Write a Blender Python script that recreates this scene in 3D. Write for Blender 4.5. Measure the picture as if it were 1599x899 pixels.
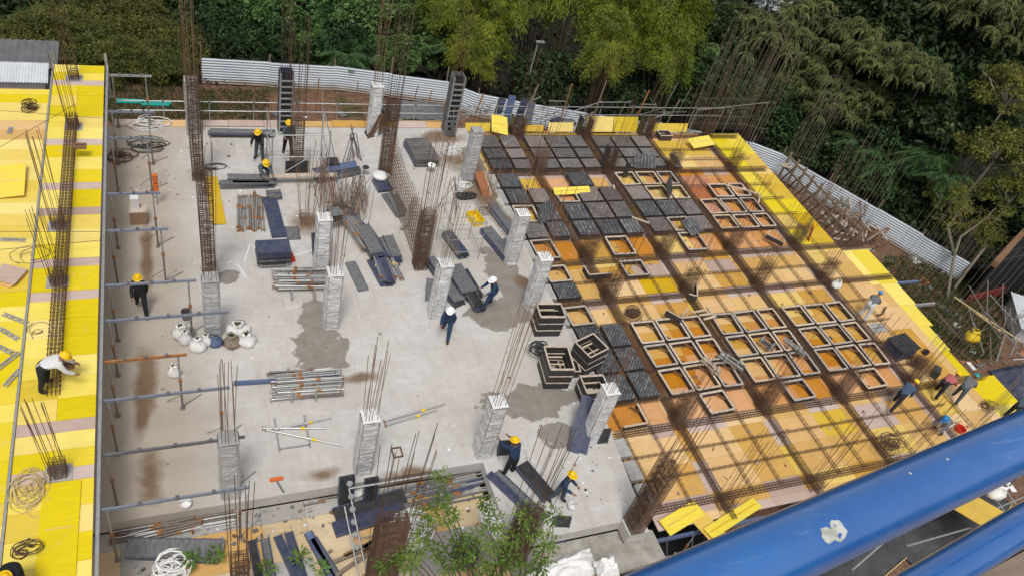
import bpy, math, random
import numpy as np
from mathutils import Vector, Matrix
for o in list(bpy.data.objects): bpy.data.objects.remove(o)
S = bpy.context.scene
COL = S.collection
R = math.radians
rnd = random.Random(7)

# ------------------------------------------------------------------ camera, sky, sun, exposure
CAMZ = 22.0
FPX = 1248.06
RT = Vector((0.92341, -0.317959, 0.214979)); UP = Vector((0.070582, 0.691234, 0.719175)); FW = Vector((0.377269, 0.64892, -0.660735))
cam = bpy.data.cameras.new('camera'); camo = bpy.data.objects.new('camera', cam); COL.objects.link(camo)
cam.sensor_width = 36; cam.lens = FPX / 1599 * 36; cam.clip_start = 0.05; cam.clip_end = 1500
mw = Matrix((RT, UP, -FW)).transposed().to_4x4(); mw.translation = (0, 0, CAMZ); camo.matrix_world = mw
S.camera = camo
W = bpy.data.worlds.new('World'); S.world = W; W.use_nodes = True
wn = W.node_tree.nodes; wl = W.node_tree.links
SUN_EL, SUN_AZ = R(64), R(205)
sky = wn.new('ShaderNodeTexSky'); sky.sky_type = 'NISHITA'; sky.sun_disc = False
sky.sun_elevation = SUN_EL; sky.sun_rotation = SUN_AZ; sky.air_density = 1.0; sky.dust_density = 4.0
hs = wn.new('ShaderNodeHueSaturation'); hs.inputs['Saturation'].default_value = 0.22
wl.new(sky.outputs[0], hs.inputs['Color']); wl.new(hs.outputs[0], wn['Background'].inputs[0])
wn['Background'].inputs[1].default_value = 0.1
sl = bpy.data.lights.new('sun', 'SUN'); sl.energy = 1.4; sl.angle = R(15); sl.color = (1, .965, .92)
so = bpy.data.objects.new('sun', sl); COL.objects.link(so)
sd = Vector((math.sin(SUN_AZ) * math.cos(SUN_EL), math.cos(SUN_AZ) * math.cos(SUN_EL), math.sin(SUN_EL)))
so.rotation_euler = sd.to_track_quat('Z', 'Y').to_euler(); so.location = (0, 0, 60)
S.view_settings.view_transform = 'Standard'; S.view_settings.look = 'None'; S.view_settings.gamma = 1
S.view_settings.exposure = 0.3

def at(px, py, z=0.0):
    d = RT * ((px - 799.5) / FPX) - UP * ((py - 449.5) / FPX) + FW
    t = (z - CAMZ) / d.z
    return Vector((d.x * t, d.y * t, z))

# ------------------------------------------------------------------ materials
MATS = {}
def lin(c): return tuple(c) + (1,) if len(c) == 3 else c
class NT:
    def __init__(s, name, rough=.8, metal=0, spec=.3):
        m = bpy.data.materials.new(name); m.use_nodes = True; s.m = m
        s.n = m.node_tree.nodes; s.l = m.node_tree.links; s.b = s.n['Principled BSDF']
        s.b.inputs['Roughness'].default_value = rough; s.b.inputs['Metallic'].default_value = metal
        s.b.inputs['Specular IOR Level'].default_value = spec
        MATS[name] = m
    def co(s, kind='Object', scale=(1, 1, 1), rot=(0, 0, 0)):
        t = s.n.new('ShaderNodeTexCoord'); mp = s.n.new('ShaderNodeMapping')
        if kind == 'World':
            g = s.n.new('ShaderNodeNewGeometry'); s.l.new(g.outputs['Position'], mp.inputs[0])
        else: s.l.new(t.outputs[kind], mp.inputs[0])
        mp.inputs['Scale'].default_value = scale; mp.inputs['Rotation'].default_value = rot
        return mp.outputs[0]
    def noise(s, vec, scale, detail=4, rough=.6, dist=0):
        t = s.n.new('ShaderNodeTexNoise'); t.inputs['Scale'].default_value = scale; t.inputs['Detail'].default_value = detail
        t.inputs['Roughness'].default_value = rough; t.inputs['Distortion'].default_value = dist
        s.l.new(vec, t.inputs['Vector']); return t.outputs['Fac']
    def ramp(s, fac, stops):
        r = s.n.new('ShaderNodeValToRGB'); e = r.color_ramp.elements
        while len(e) < len(stops): e.new(.5)
        for k, (p, c) in enumerate(stops): e[k].position = p; e[k].color = lin(c) if not isinstance(c, (int, float)) else (c, c, c, 1)
        s.l.new(fac, r.inputs[0]); return r.outputs[0]
    def mix(s, fac, a, b, mode='MIX'):
        m = s.n.new('ShaderNodeMix'); m.data_type = 'RGBA'; m.blend_type = mode
        for sock, v in ((m.inputs[0], fac), (m.inputs[6], a), (m.inputs[7], b)):
            if isinstance(v, (int, float)): sock.default_value = v
            elif isinstance(v, tuple): sock.default_value = lin(v)
            else: s.l.new(v, sock)
        return m.outputs[2]
    def math(s, op, a, b=0.0):
        m = s.n.new('ShaderNodeMath'); m.operation = op
        for sock, v in ((m.inputs[0], a), (m.inputs[1], b)):
            if isinstance(v, (int, float)): sock.default_value = v
            else: s.l.new(v, sock)
        return m.outputs[0]
    def rand(s):
        return s.n.new('ShaderNodeObjectInfo').outputs['Random']
    def color(s, c): s.l.new(c, s.b.inputs['Base Color'])
    def rough(s, c): s.l.new(c, s.b.inputs['Roughness'])
    def bump(s, h, st=.3, d=.02):
        b = s.n.new('ShaderNodeBump'); b.inputs['Strength'].default_value = st; b.inputs['Distance'].default_value = d
        s.l.new(h, b.inputs['Height']); s.l.new(b.outputs[0], s.b.inputs['Normal'])

def simple(name, c, var=.25, rough=.7, metal=0, scale=6, c2=None, spec=.3, stretch=(1, 1, 1), randv=.2, bump=.15):
    t = NT(name, rough, metal, spec); v = t.co('Object', stretch)
    f = t.noise(v, scale, 6, .65)
    dark = tuple(x * (1 - var) for x in c) if c2 is None else c2
    col = t.ramp(f, [(.3, dark), (.7, c)])
    hv = t.n.new('ShaderNodeHueSaturation'); t.l.new(col, hv.inputs['Color'])
    t.l.new(t.math('ADD', t.math('MULTIPLY', t.rand(), randv), 1 - randv / 2), hv.inputs['Value'])
    t.color(hv.outputs[0])
    if bump: t.bump(f, bump, .01)
    return t.m

def plywood(name, c, dirt=(.16, .11, .07), dirtamt=.5, seam=True):
    t = NT(name, .55, 0, .35); v = t.co('World')
    g = t.noise(t.co('World', (.6, 7, 1)), 3, 5, .6)
    base = t.mix(t.ramp(g, [(.3, 0), (.75, 1)]), tuple(x * .82 for x in c), c)
    big = t.noise(v, .8, 6, .7, .6)
    base = t.mix(t.math('MULTIPLY', t.ramp(big, [(.5, 0), (.8, 1)]), dirtamt), base, dirt)
    fine = t.noise(v, 9, 4, .8)
    base = t.mix(t.math('MULTIPLY', t.ramp(fine, [(.66, 0), (.74, 1)]), .5 * dirtamt + .08), base, dirt)
    sm = t.noise(t.co('World', (1, 1, 1), (0, 0, .6)), 1.7, 7, .75, 1.2); base = t.mix(t.math('MULTIPLY', t.ramp(sm, [(.56, 0), (.72, 1)]), .42), base, (.62, .55, .42))
    hv = t.n.new('ShaderNodeHueSaturation'); t.l.new(base, hv.inputs['Color'])
    t.l.new(t.math('ADD', t.math('MULTIPLY', t.rand(), .28), .84), hv.inputs['Value'])
    t.l.new(t.math('ADD', t.math('MULTIPLY', t.rand(), -.3), 1.1), hv.inputs['Saturation'])
    t.color(hv.outputs[0]); t.bump(g, .1, .005)
plywood('ply_yellow', (.88, .68, .012), dirtamt=.08)
plywood('ply_gold', (.78, .52, .07), dirtamt=.25)
plywood('ply_tan', (.72, .41, .11), dirtamt=.3)
plywood('ply_cream', (.77, .48, .17), dirtamt=.2)
plywood('ply_orange', (.68, .3, .07), (.28, .09, .025), .45)
plywood('ply_red', (.52, .21, .1), (.3, .07, .03), .5)
plywood('ply_pink', (.58, .43, .36), dirtamt=.25)
plywood('ply_pale', (.88, .66, .11), dirtamt=.1)
plywood('ply_worn', (.66, .5, .28), (.3, .24, .18), .65)
plywood('ply_grey', (.42, .4, .37), (.22, .2, .17), .4)

# concrete floor with wet patches and rust streaks that have a shape of their own
def concrete(name, wet=(), rust=()):
    t = NT(name, .85, 0, .25); v = t.co('World')
    a = t.noise(v, .35, 8, .65, .4); b = t.noise(v, 2.5, 6, .7); c = t.noise(v, 14, 4, .7)
    base = t.ramp(a, [(.3, (.41, .38, .345)), (.5, (.52, .505, .48)), (.7, (.62, .61, .6))])
    base = t.mix(.35, base, t.ramp(b, [(.3, (.38, .36, .33)), (.7, (.64, .63, .61))]))
    base = t.mix(t.math('MULTIPLY', t.ramp(c, [(.62, 0), (.7, 1)]), .3), base, (.3, .28, .25))
    d_ = t.noise(v, .13, 5, .6, 1.0); base = t.mix(t.math('MULTIPLY', t.ramp(d_, [(.42, 0), (.62, 1)]), .45), base, (.46, .41, .355))
    st = t.noise(t.co('World', (.35, 2.2, 1), (0, 0, R(25))), 1.6, 6, .7, .8); base = t.mix(t.math('MULTIPLY', t.ramp(st, [(.55, 0), (.72, 1)]), .4), base, (.7, .69, .67))
    tr = t.noise(t.co('World', (2.4, .3, 1), (0, 0, R(-12))), 1.3, 6, .7, 1.0); base = t.mix(t.math('MULTIPLY', t.ramp(tr, [(.52, 0), (.7, 1)]), .5), base, (.40, .355, .3))
    sp = t.noise(v, 30, 3, .8); base = t.mix(t.math('MULTIPLY', t.ramp(sp, [(.64, 0), (.7, 1)]), .35), base, (.28, .25, .22))
    cr = t.noise(v, .55, 3, .5, 1.5); base = t.mix(t.math('MULTIPLY', t.ramp(t.math('ABSOLUTE', t.math('SUBTRACT', cr, .5)), [(.0, 1), (.006, 0)]), .35), base, (.3, .28, .26))
    # pour side under the left deck is browner
    sx = t.n.new('ShaderNodeSeparateXYZ'); t.l.new(v, sx.inputs[0])
    edge = t.math('ADD', sx.outputs[0], t.math('MULTIPLY', a, 1.6))
    base = t.mix(t.ramp(t.math('MULTIPLY', edge, .1), [(.02, .75), (.2, 0)]), base, (.40, .34, .27))
    nz = t.noise(v, .9, 7, .62, .3); rg = None
    def blob(x, y, rx, ry, soft, amp):
        dx = t.math('DIVIDE', t.math('SUBTRACT', sx.outputs[0], x), rx); dy = t.math('DIVIDE', t.math('SUBTRACT', sx.outputs[1], y), ry)
        d = t.math('SQRT', t.math('ADD', t.math('MULTIPLY', dx, dx), t.math('MULTIPLY', dy, dy)))
        d = t.math('ADD', d, t.math('MULTIPLY', t.math('SUBTRACT', nz, .5), amp))
        return t.ramp(t.math('MULTIPLY', d, .5), [(.5 - soft, 1), (.5, 0)])
    wm = None
    for w in wet:
        q = blob(*w, .03, 2.0); wm = q if wm is None else t.math('MAXIMUM', wm, q)
    if wm is not None: base = t.mix(wm, base, t.ramp(b, [(.3, (.21, .18, .155)), (.7, (.29, .262, .235))]))
    for w in rust:
        q = blob(*w, .3, 1.6); base = t.mix(t.math('MULTIPLY', q, .92), base, (.18, .115, .065))
    t.color(base)
    if wm is not None: t.rough(t.math('SUBTRACT', .85, t.math('MULTIPLY', wm, .4)))
    t.bump(t.math('ADD', b, t.math('MULTIPLY', c, .3)), .25, .02)
def wpx(px, py, rx, ry, z=0): p = at(px, py, z); return (p.x, p.y, rx, ry)
concrete('concrete_floor',
    wet=[wpx(497, 500, .7, 1.0), wpx(500, 545, .95, 1.5), wpx(785, 425, .75, 1.5), wpx(782, 490, 1.35, .9), wpx(805, 450, .75, 1.2),
         wpx(835, 625, 2.0, .75), wpx(870, 680, .9, .5), wpx(350, 432, .6, .35), wpx(760, 392, .35, .3), wpx(742, 250, .7, 1.1), wpx(760, 300, .5, 1.2)],
    rust=[wpx(228, 590, .45, 1.8), wpx(222, 640, .3, 1.3), wpx(235, 745, .5, 1.2), wpx(230, 400, .3, 2.5), wpx(505, 740, .7, .35), wpx(480, 350, .9, 1.0), wpx(815, 440, .5, .5), wpx(640, 740, 1.2, .4), wpx(560, 590, .9, .3), wpx(748, 290, 1.1, 2.4), wpx(785, 345, .6, 1.6), wpx(715, 250, 1.3, 1.0), wpx(690, 215, 2.0, .7)])
concrete('concrete_rough')
simple('cement_grey', (.42, .41, .39), .35, .9, scale=3)
simple('landing_grey', (.4, .375, .34), .4, .9, scale=2.5, c2=(.22, .2, .175))
simple('rust', (.155, .088, .055), rough=.85, c2=(.075, .046, .032), scale=5, bump=0)
simple('bar_tan', (.3, .245, .185), rough=.8, c2=(.2, .16, .12), scale=4, bump=0)
simple('rust_light', (.3, .17, .1), rough=.8, c2=(.16, .1, .065), scale=4, bump=0)
simple('steel_galv', (.5, .5, .49), .35, .45, .5, scale=8)
simple('steel_dark', (.2, .2, .21), .4, .55, .3, scale=8)
simple('rust_orange', (.42, .19, .07), .5, .8, scale=6)
simple('pipe_brown', (.27, .23, .2), .45, .7, .2, scale=7)
simple('paint_blue', (.07, .13, .3), .4, .5, c2=(.15, .17, .22), scale=7)
simple('beam_blue', (.15, .19, .27), .4, .55, c2=(.24, .25, .27), scale=6)
simple('form_navy', (.025, .04, .1), .5, .5, c2=(.085, .09, .11), scale=5)
simple('form_rail', (.035, .055, .14), .4, .5, c2=(.12, .125, .14), scale=7)
simple('form_black', (.022, .023, .026), .5, .45, c2=(.06, .06, .062), scale=5)
simple('form_slate', (.085, .09, .1), .5, .7, c2=(.21, .21, .21), scale=4, stretch=(1, 5, 1))
simple('wood_raw', (.62, .5, .36), .3, .75, scale=5, stretch=(1, 8, 1))
simple('wood_rim', (.66, .57, .48), .35, .75, scale=9, c2=(.34, .27, .21))
simple('wood_rim_grey', (.5, .46, .42), .35, .8, scale=9, c2=(.28, .24, .2))
simple('wood_old', (.3, .23, .17), .45, .85, scale=5, stretch=(1, 6, 1))
simple('wood_brown', (.24, .13, .07), .45, .8, scale=5)
simple('pan_side', (.025, .024, .025), .4, .6, c2=(.075, .065, .06), scale=8)
simple('white_plastic', (.8, .8, .79), .15, .45, scale=6)
simple('sack_white', (.84, .83, .81), .2, .7, scale=5, bump=.5)
simple('sack_brown', (.36, .29, .21), .4, .8, scale=5, bump=.5)
simple('yellow_plastic', (.85, .6, .02), .2, .4, scale=4)
simple('red_plastic', (.6, .035, .02), .2, .4, scale=4)
simple('orange_plastic', (.75, .17, .04), .25, .5, scale=4)
simple('teal_plastic', (.02, .36, .3), .25, .5, scale=4)
simple('rope', (.7, .55, .27), .3, .8, scale=9)
simple('cable_white', (.78, .77, .75), .15, .5, scale=9)
simple('cable_dark', (.05, .05, .05), .2, .5, scale=9)
simple('cardboard', (.36, .23, .15), .2, .85, scale=3)
simple('hollow_clay', (.42, .17, .08), .35, .85, scale=4)
simple('roof_grey', (.16, .165, .17), .35, .6, scale=2)
simple('roof_white', (.66, .69, .72), .2, .45, .2, scale=2)
simple('net_black', (.012, .012, .014), .3, .9, scale=3)
simple('tarp_dark', (.075, .075, .078), .5, .4, scale=2, bump=.6)
simple('tarp_red', (.2, .03, .025), .3, .8, scale=3)
simple('skin', (.36, .2, .13), .1, .55, bump=0)
simple('cloth_navy', (.03, .06, .13), .35, .9, scale=12)
simple('cloth_dark', (.025, .028, .035), .35, .9, scale=12)
simple('cloth_grey', (.17, .18, .19), .3, .9, scale=12)
simple('cloth_slate', (.09, .115, .14), .3, .9, scale=12)
simple('cloth_white', (.7, .7, .7), .2, .9, scale=12)
simple('cloth_pink', (.5, .14, .14), .3, .9, scale=12)
simple('cloth_jean', (.06, .1, .17), .3, .9, scale=12)
simple('boot', (.05, .035, .025), .3, .7)
simple('helmet_yellow', (.9, .55, .01), .05, .3, bump=0)
simple('helmet_white', (.85, .85, .85), .05, .3, bump=0)
simple('helmet_blue', (.02, .22, .55), .05, .3, bump=0)
simple('helmet_teal', (.02, .3, .3), .05, .3, bump=0)
simple('bark', (.16, .12, .085), .45, .9, scale=5, stretch=(1, 1, .3), bump=.5)
simple('bark_pale', (.4, .36, .29), .45, .9, scale=5, stretch=(1, 1, .3), bump=.5)
simple('bark_mid', (.25, .215, .165), .45, .9, scale=5, stretch=(1, 1, .3), bump=.5)
simple('hi_vis', (.6, .8, .05), .1, .6)

def wrapmat(name, bright):
    t = NT(name, .32, 0, .5); v = t.co('World', (1.0, 1.0, 4.5), (R(22), R(16), 0)); v2 = t.co('World', (.9, .9, 5.5), (R(-28), R(24), 0))
    a = t.noise(v, 1.5, 2.5, .5, 1.0); b = t.noise(v2, 1.2, 2.5, .5, .8)
    def ridge(n, w): return t.ramp(t.math('ABSOLUTE', t.math('SUBTRACT', n, .5)), [(.0, 1), (w, 0)])
    body = t.ramp(t.noise(t.co('Object'), 2.5, 5, .7), [(.3, (bright * .62,) * 3), (.65, (bright,) * 3)])
    c = t.mix(t.math('MULTIPLY', ridge(a, .04), .62), body, (.17, .17, .18)); c = t.mix(t.math('MULTIPLY', ridge(b, .028), .5), c, (.2, .2, .21))
    t.color(c); t.bump(t.math('ADD', a, b), .8, .05)
wrapmat('plastic_wrap', .82); wrapmat('plastic_wrap_dull', .6)

def lidmat(name, c1, c2, streak, rot, amt, pitch=.15):
    """slatted lid: pale broken joints between parallel strips, dust over all"""
    t = NT(name, .6, 0, .35); v = t.co('Object', (1, 1, 1), (0, 0, rot)); w = t.co('World')
    sx = t.n.new('ShaderNodeSeparateXYZ'); t.l.new(v, sx.inputs[0])
    wob = t.math('MULTIPLY', t.noise(w, 3, 3, .6), .25)
    fr = t.math('FRACT', t.math('ADD', t.math('ADD', t.math('DIVIDE', sx.outputs[0], pitch), wob), 50.3))
    ln = t.ramp(t.math('ABSOLUTE', t.math('SUBTRACT', fr, .5)), [(.09, 1), (.16, 0)])
    brk = t.ramp(t.noise(w, 4.5, 4, .65), [(.45, .05), (.6, 1)])
    big = t.noise(w, 1.1, 5, .65)
    base = t.mix(t.ramp(big, [(.35, 0), (.7, 1)]), c1, c2)
    base = t.mix(t.math('MULTIPLY', t.ramp(t.noise(w, 2.2, 6, .75), [(.5, 0), (.75, 1)]), .4), base, (.26, .23, .21))
    base = t.mix(t.math('MULTIPLY', t.math('MULTIPLY', ln, brk), amt), base, streak)
    hv = t.n.new('ShaderNodeHueSaturation'); t.l.new(base, hv.inputs['Color'])
    t.l.new(t.math('ADD', t.math('MULTIPLY', t.rand(), .6), .7), hv.inputs['Value'])
    t.color(hv.outputs[0]); t.bump(t.noise(w, 20, 4, .7), .3, .01)
lidmat('lid_dark', (.03, .033, .038), (.06, .062, .066), (.4, .4, .4), R(40), .6, .11)
lidmat('lid_slate', (.05, .053, .06), (.095, .095, .1), (.45, .45, .45), R(3), .6, .2)
lidmat('lid_dusty', (.1, .09, .086), (.17, .155, .145), (.42, .4, .38), R(92), .6, .17)
lidmat('lid_mud', (.13, .105, .096), (.19, .16, .145), (.36, .33, .31), R(38), .5, .14)

t = NT('rail_paint', .3, 0, .8); v = t.co('Object')
f1 = t.noise(v, 60, 4, .6); f2 = t.noise(v, 9, 5, .6)
base = t.mix(t.ramp(f2, [(.35, 0), (.7, 1)]), (.008, .1, .36), (.014, .135, .43))
base = t.mix(t.ramp(t.noise(v, 28, 6, .75), [(.67, 0), (.71, 1)]), base, (.1, .13, .2))
scr = t.noise(t.co('Object', (5, 70, 70), (0, 0, R(-7))), 3, 4, .6, .5); base = t.mix(t.math('MULTIPLY', t.ramp(scr, [(.6, 0), (.68, 1)]), .22), base, (.25, .36, .52))
dst = t.noise(t.co('Object'), 5, 7, .75, .8); base = t.mix(t.math('MULTIPLY', t.ramp(dst, [(.5, 0), (.8, 1)]), .22), base, (.16, .28, .45))
base = t.mix(t.math('MULTIPLY', t.ramp(t.noise(t.co('Object', (40, 40, 40)), 4, 5, .8), [(.7, 0), (.74, 1)]), .5), base, (.02, .03, .06))
t.b.inputs['Coat Weight'].default_value = 1; t.b.inputs['Coat Roughness'].default_value = .13; t.b.inputs['Coat IOR'].default_value = 1.7
t.color(base); t.bump(f1, .3, .0012); t.rough(t.ramp(f1, [(.3, .22), (.7, .42)]))
t = NT('rail_chip', .8, 0, .2); t.color(t.ramp(t.noise(t.co('Object'), 90, 4, .7), [(.3, (.3, .3, .26)), (.6, (.52, .53, .5))]))

t = NT('fence_metal', .45, .1, .4); v = t.co('World'); z_ = t.n.new('ShaderNodeSeparateXYZ'); t.l.new(v, z_.inputs[0])
base = t.ramp(t.noise(v, .7, 4, .6), [(.3, (.57, .64, .7)), (.7, (.7, .76, .81))])
mud = t.math('ADD', t.math('SUBTRACT', -3.1, z_.outputs[2]), t.math('MULTIPLY', t.noise(v, 1.5, 5, .7), .5))
base = t.mix(t.ramp(mud, [(.0, 0), (.35, .85)]), base, (.3, .22, .16)); t.color(base)

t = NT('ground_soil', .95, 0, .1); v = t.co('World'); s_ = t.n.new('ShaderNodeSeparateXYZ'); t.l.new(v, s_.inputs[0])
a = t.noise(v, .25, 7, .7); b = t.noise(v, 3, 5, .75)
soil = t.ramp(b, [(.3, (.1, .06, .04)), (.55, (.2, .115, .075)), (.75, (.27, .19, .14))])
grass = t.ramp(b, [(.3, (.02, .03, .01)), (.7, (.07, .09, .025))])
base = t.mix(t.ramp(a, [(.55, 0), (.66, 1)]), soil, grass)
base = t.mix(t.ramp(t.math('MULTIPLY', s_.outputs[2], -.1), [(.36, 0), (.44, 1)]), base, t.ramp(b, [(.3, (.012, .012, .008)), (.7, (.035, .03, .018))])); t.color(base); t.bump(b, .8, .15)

def leafmat(name, c1, c2, c3, trans=.25, vs=1.2):
    t = NT(name, .55, 0, .3); v = t.co('World')
    f = t.noise(v, vs, 3, .6); g = t.noise(v, 11, 2, .6)
    base = t.ramp(f, [(.3, c1), (.52, c2), (.72, c3)])
    hv = t.n.new('ShaderNodeHueSaturation'); t.l.new(base, hv.inputs['Color'])
    t.l.new(t.math('ADD', t.math('MULTIPLY', g, 1.3), .35), hv.inputs['Value'])
    t.l.new(t.math('ADD', t.math('MULTIPLY', t.rand(), .03), .485), hv.inputs['Hue'])
    t.color(hv.outputs[0])
    tr = t.n.new('ShaderNodeBsdfTranslucent'); t.l.new(hv.outputs[0], tr.inputs[0])
    mx = t.n.new('ShaderNodeMixShader'); mx.inputs[0].default_value = trans
    t.l.new(t.b.outputs[0], mx.inputs[1]); t.l.new(tr.outputs[0], mx.inputs[2])
    t.l.new(mx.outputs[0], t.n['Material Output'].inputs[0])
leafmat('leaf_deep', (.012, .024, .01), (.028, .056, .018), (.065, .115, .03))
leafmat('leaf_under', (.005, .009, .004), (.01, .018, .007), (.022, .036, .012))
leafmat('leaf_bluegreen', (.03, .06, .018), (.078, .145, .042), (.16, .27, .075))
leafmat('leaf_bamboo', (.07, .1, .014), (.16, .2, .02), (.28, .31, .03))
leafmat('leaf_olive', (.04, .052, .016), (.095, .115, .033), (.185, .21, .06))
leafmat('leaf_fine', (.05, .058, .016), (.11, .12, .028), (.19, .195, .045))
leafmat('leaf_yellowish', (.065, .075, .018), (.14, .155, .03), (.26, .26, .05))
leafmat('leaf_palm', (.025, .055, .018), (.05, .105, .03), (.085, .16, .045))
leafmat('leaf_silver', (.3, .33, .33), (.45, .5, .5), (.6, .64, .64))
leafmat('leaf_fresh', (.06, .12, .02), (.12, .22, .035), (.24, .35, .06))
leafmat('grass_blade', (.03, .05, .012), (.055, .085, .02), (.1, .12, .03))

# ------------------------------------------------------------------ mesh helpers
class MB:
    def __init__(s): s.v = []; s.f = []; s.m = []
    def face(s, idx, m=0): s.f.append(idx); s.m.append(m)
    def box(s, c, d, rot=None, m=0):
        n = len(s.v); hx, hy, hz = d[0] / 2, d[1] / 2, d[2] / 2; c = Vector(c)
        for z in (-hz, hz):
            for x, y in ((-hx, -hy), (hx, -hy), (hx, hy), (-hx, hy)):
                p = Vector((x, y, z)); p = rot @ p if rot is not None else p; s.v.append(tuple(c + p))
        for q in ((3, 2, 1, 0), (4, 5, 6, 7), (0, 1, 5, 4), (1, 2, 6, 5), (2, 3, 7, 6), (3, 0, 4, 7)): s.face(tuple(n + k for k in q), m)
        return s
    def beam(s, p, q, w, h, m=0):   # box from p to q
        p = Vector(p); q = Vector(q); d = q - p; L = d.length
        if L < 1e-6: return s
        x = d / L; up = Vector((0, 0, 1)) if abs(x.z) < .95 else Vector((0, 1, 0))
        y = up.cross(x).normalized(); z = x.cross(y)
        return s.box((p + q) / 2, (L, w, h), Matrix((x, y, z)).transposed(), m)
    def bar(s, p, q, r, n=5, r2=None, m=0, cap=False):
        p = Vector(p); q = Vector(q); d = (q - p)
        if d.length < 1e-6: return s
        d.normalize(); a = d.orthogonal().normalized(); b = d.cross(a); k0 = len(s.v); r2 = r if r2 is None else r2
        for c, rr in ((p, r), (q, r2)):
            for k in range(n):
                t = 2 * math.pi * k / n; s.v.append(tuple(c + (a * math.cos(t) + b * math.sin(t)) * rr))
        for k in range(n): s.face((k0 + k, k0 + (k + 1) % n, k0 + n + (k + 1) % n, k0 + n + k), m)
        if cap: s.face(tuple(k0 + k for k in range(n))[::-1], m); s.face(tuple(k0 + n + k for k in range(n)), m)
        return s
    def tube(s, pts, r, n=5, m=0):
        pts = [Vector(p) for p in pts]; k0 = len(s.v); a = None
        for i, p in enumerate(pts):
            d = (pts[min(i + 1, len(pts) - 1)] - pts[max(i - 1, 0)])
            if d.length < 1e-9: d = Vector((0, 0, 1))
            d.normalize()
            a = d.orthogonal().normalized() if a is None else (a - d * a.dot(d)).normalized()
            b = d.cross(a); rr = r[i] if isinstance(r, (list, tuple)) else r
            for k in range(n):
                t = 2 * math.pi * k / n; s.v.append(tuple(p + (a * math.cos(t) + b * math.sin(t)) * rr))
        for i in range(len(pts) - 1):
            for k in range(n): s.face((k0 + i * n + k, k0 + i * n + (k + 1) % n, k0 + (i + 1) * n + (k + 1) % n, k0 + (i + 1) * n + k), m)
        s.face(tuple(k0 + k for k in range(n))[::-1], m); s.face(tuple(k0 + (len(pts) - 1) * n + k for k in range(n)), m)
        return s
    def prism(s, pts, z0, z1, m=0):
        n = len(pts); k = len(s.v)
        for z in (z0, z1): s.v += [(p[0], p[1], z) for p in pts]
        s.face(tuple(range(k, k + n))[::-1], m); s.face(tuple(range(k + n, k + 2 * n)), m)
        for i in range(n): s.face((k + i, k + (i + 1) % n, k + n + (i + 1) % n, k + n + i), m)
        return s
    def lathe(s, prof, n=12, c=(0, 0, 0), m=0):
        k = len(s.v)
        for r, z in prof:
            for i in range(n): t = 2 * math.pi * i / n; s.v.append((c[0] + r * math.cos(t), c[1] + r * math.sin(t), c[2] + z))
        for j in range(len(prof) - 1):
            for i in range(n): s.face((k + j * n + i, k + j * n + (i + 1) % n, k + (j + 1) * n + (i + 1) % n, k + (j + 1) * n + i), m)
        return s
    def mesh(s, name, mats, smooth=False):
        me = bpy.data.meshes.new(name); me.from_pydata(s.v, [], s.f)
        for q in (mats if isinstance(mats, (list, tuple)) else [mats]): me.materials.append(MATS[q])
        if any(s.m): me.polygons.foreach_set('material_index', s.m)
        if smooth: me.polygons.foreach_set('use_smooth', [True] * len(s.f))
        me.update(); return me
    def build(s, name, mats, parent=None, smooth=False, loc=(0, 0, 0), rz=0):
        return link(name, s.mesh(name, mats, smooth), parent, loc, (0, 0, rz))
def link(name, me, parent=None, loc=(0, 0, 0), rot=(0, 0, 0), scale=None):
    o = bpy.data.objects.new(name, me); COL.objects.link(o); o.location = loc; o.rotation_euler = rot
    if scale: o.scale = scale
    if parent is not None: o.parent = parent
    return o
USED = {}
def tag(o, label, cat, group=None, kind=None):
    o['label'] = label; o['category'] = cat
    if group: o['group'] = group
    o['kind'] = kind or 'thing'
    if not group and label in USED: print('DUPLABEL', label)
    USED[label] = 1
    return o
def thing(name, label, cat, loc=(0, 0, 0), rz=0, group=None):
    o = bpy.data.objects.new(name, None); COL.objects.link(o); o.location = loc; o.rotation_euler = (0, 0, rz); o.empty_display_size = .2
    return tag(o, label, cat, group)
def struct(o): o['kind'] = 'structure'; return o
def stuff(o): o['kind'] = 'stuff'; return o
CACHE = {}
def cached(key, fn):
    if key not in CACHE: CACHE[key] = fn()
    return CACHE[key]
ORD = ['first', 'second', 'third', 'fourth', 'fifth', 'sixth', 'seventh', 'eighth', 'ninth', 'tenth', 'eleventh', 'twelfth', 'thirteenth', 'fourteenth', 'fifteenth', 'sixteenth', 'seventeenth', 'eighteenth']
def barmesh(L, r, mt='rust', n=5):
    L = round(L, 1)
    return cached(('bar', L, r, mt, n), lambda: MB().bar((0, 0, 0), (0, 0, L), r, n).mesh('bar', mt))
def put_bar(name, p, q, r, mt, parent, n=5):
    p = Vector(p); q = Vector(q); d = q - p
    o = link(name, barmesh(max(.1, d.length), r, mt, n), parent, p); o.rotation_euler = d.to_track_quat('Z', 'Y').to_euler(); return o

# ------------------------------------------------------------------ setting: ground and slabs
GZ = -3.3
FPTS = [at(x, y, GZ) for x, y in ((316, 131), (520, 141), (690, 162), (740, 182), (819, 197), (903, 210), (980, 222), (1080, 238), (1160, 254), (1206, 272), (1350, 357), (1490, 440))]
def beyond(x, y):
    """metres outside the (convex) fence line"""
    best = 1e9; sg = 0
    n = len(FPTS) - 1
    for i in range(n):
        a, b = FPTS[i], FPTS[i + 1]; dx, dy = b.x - a.x, b.y - a.y; l2 = dx * dx + dy * dy; t = ((x - a.x) * dx + (y - a.y) * dy) / l2
        t = max(-1e3 if i == 0 else 0, min(1e3 if i == n - 1 else 1, t)); ex, ey = x - a.x - t * dx, y - a.y - t * dy; d = math.hypot(ex, ey)
        if d < best: best = d; sg = 1 if (ex * -dy + ey * dx) > 0 else -1
    return best * sg
def ground_z(x, y):
    d = beyond(x, y); return GZ - min(10.0, max(0, d - .8) * .75)
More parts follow.
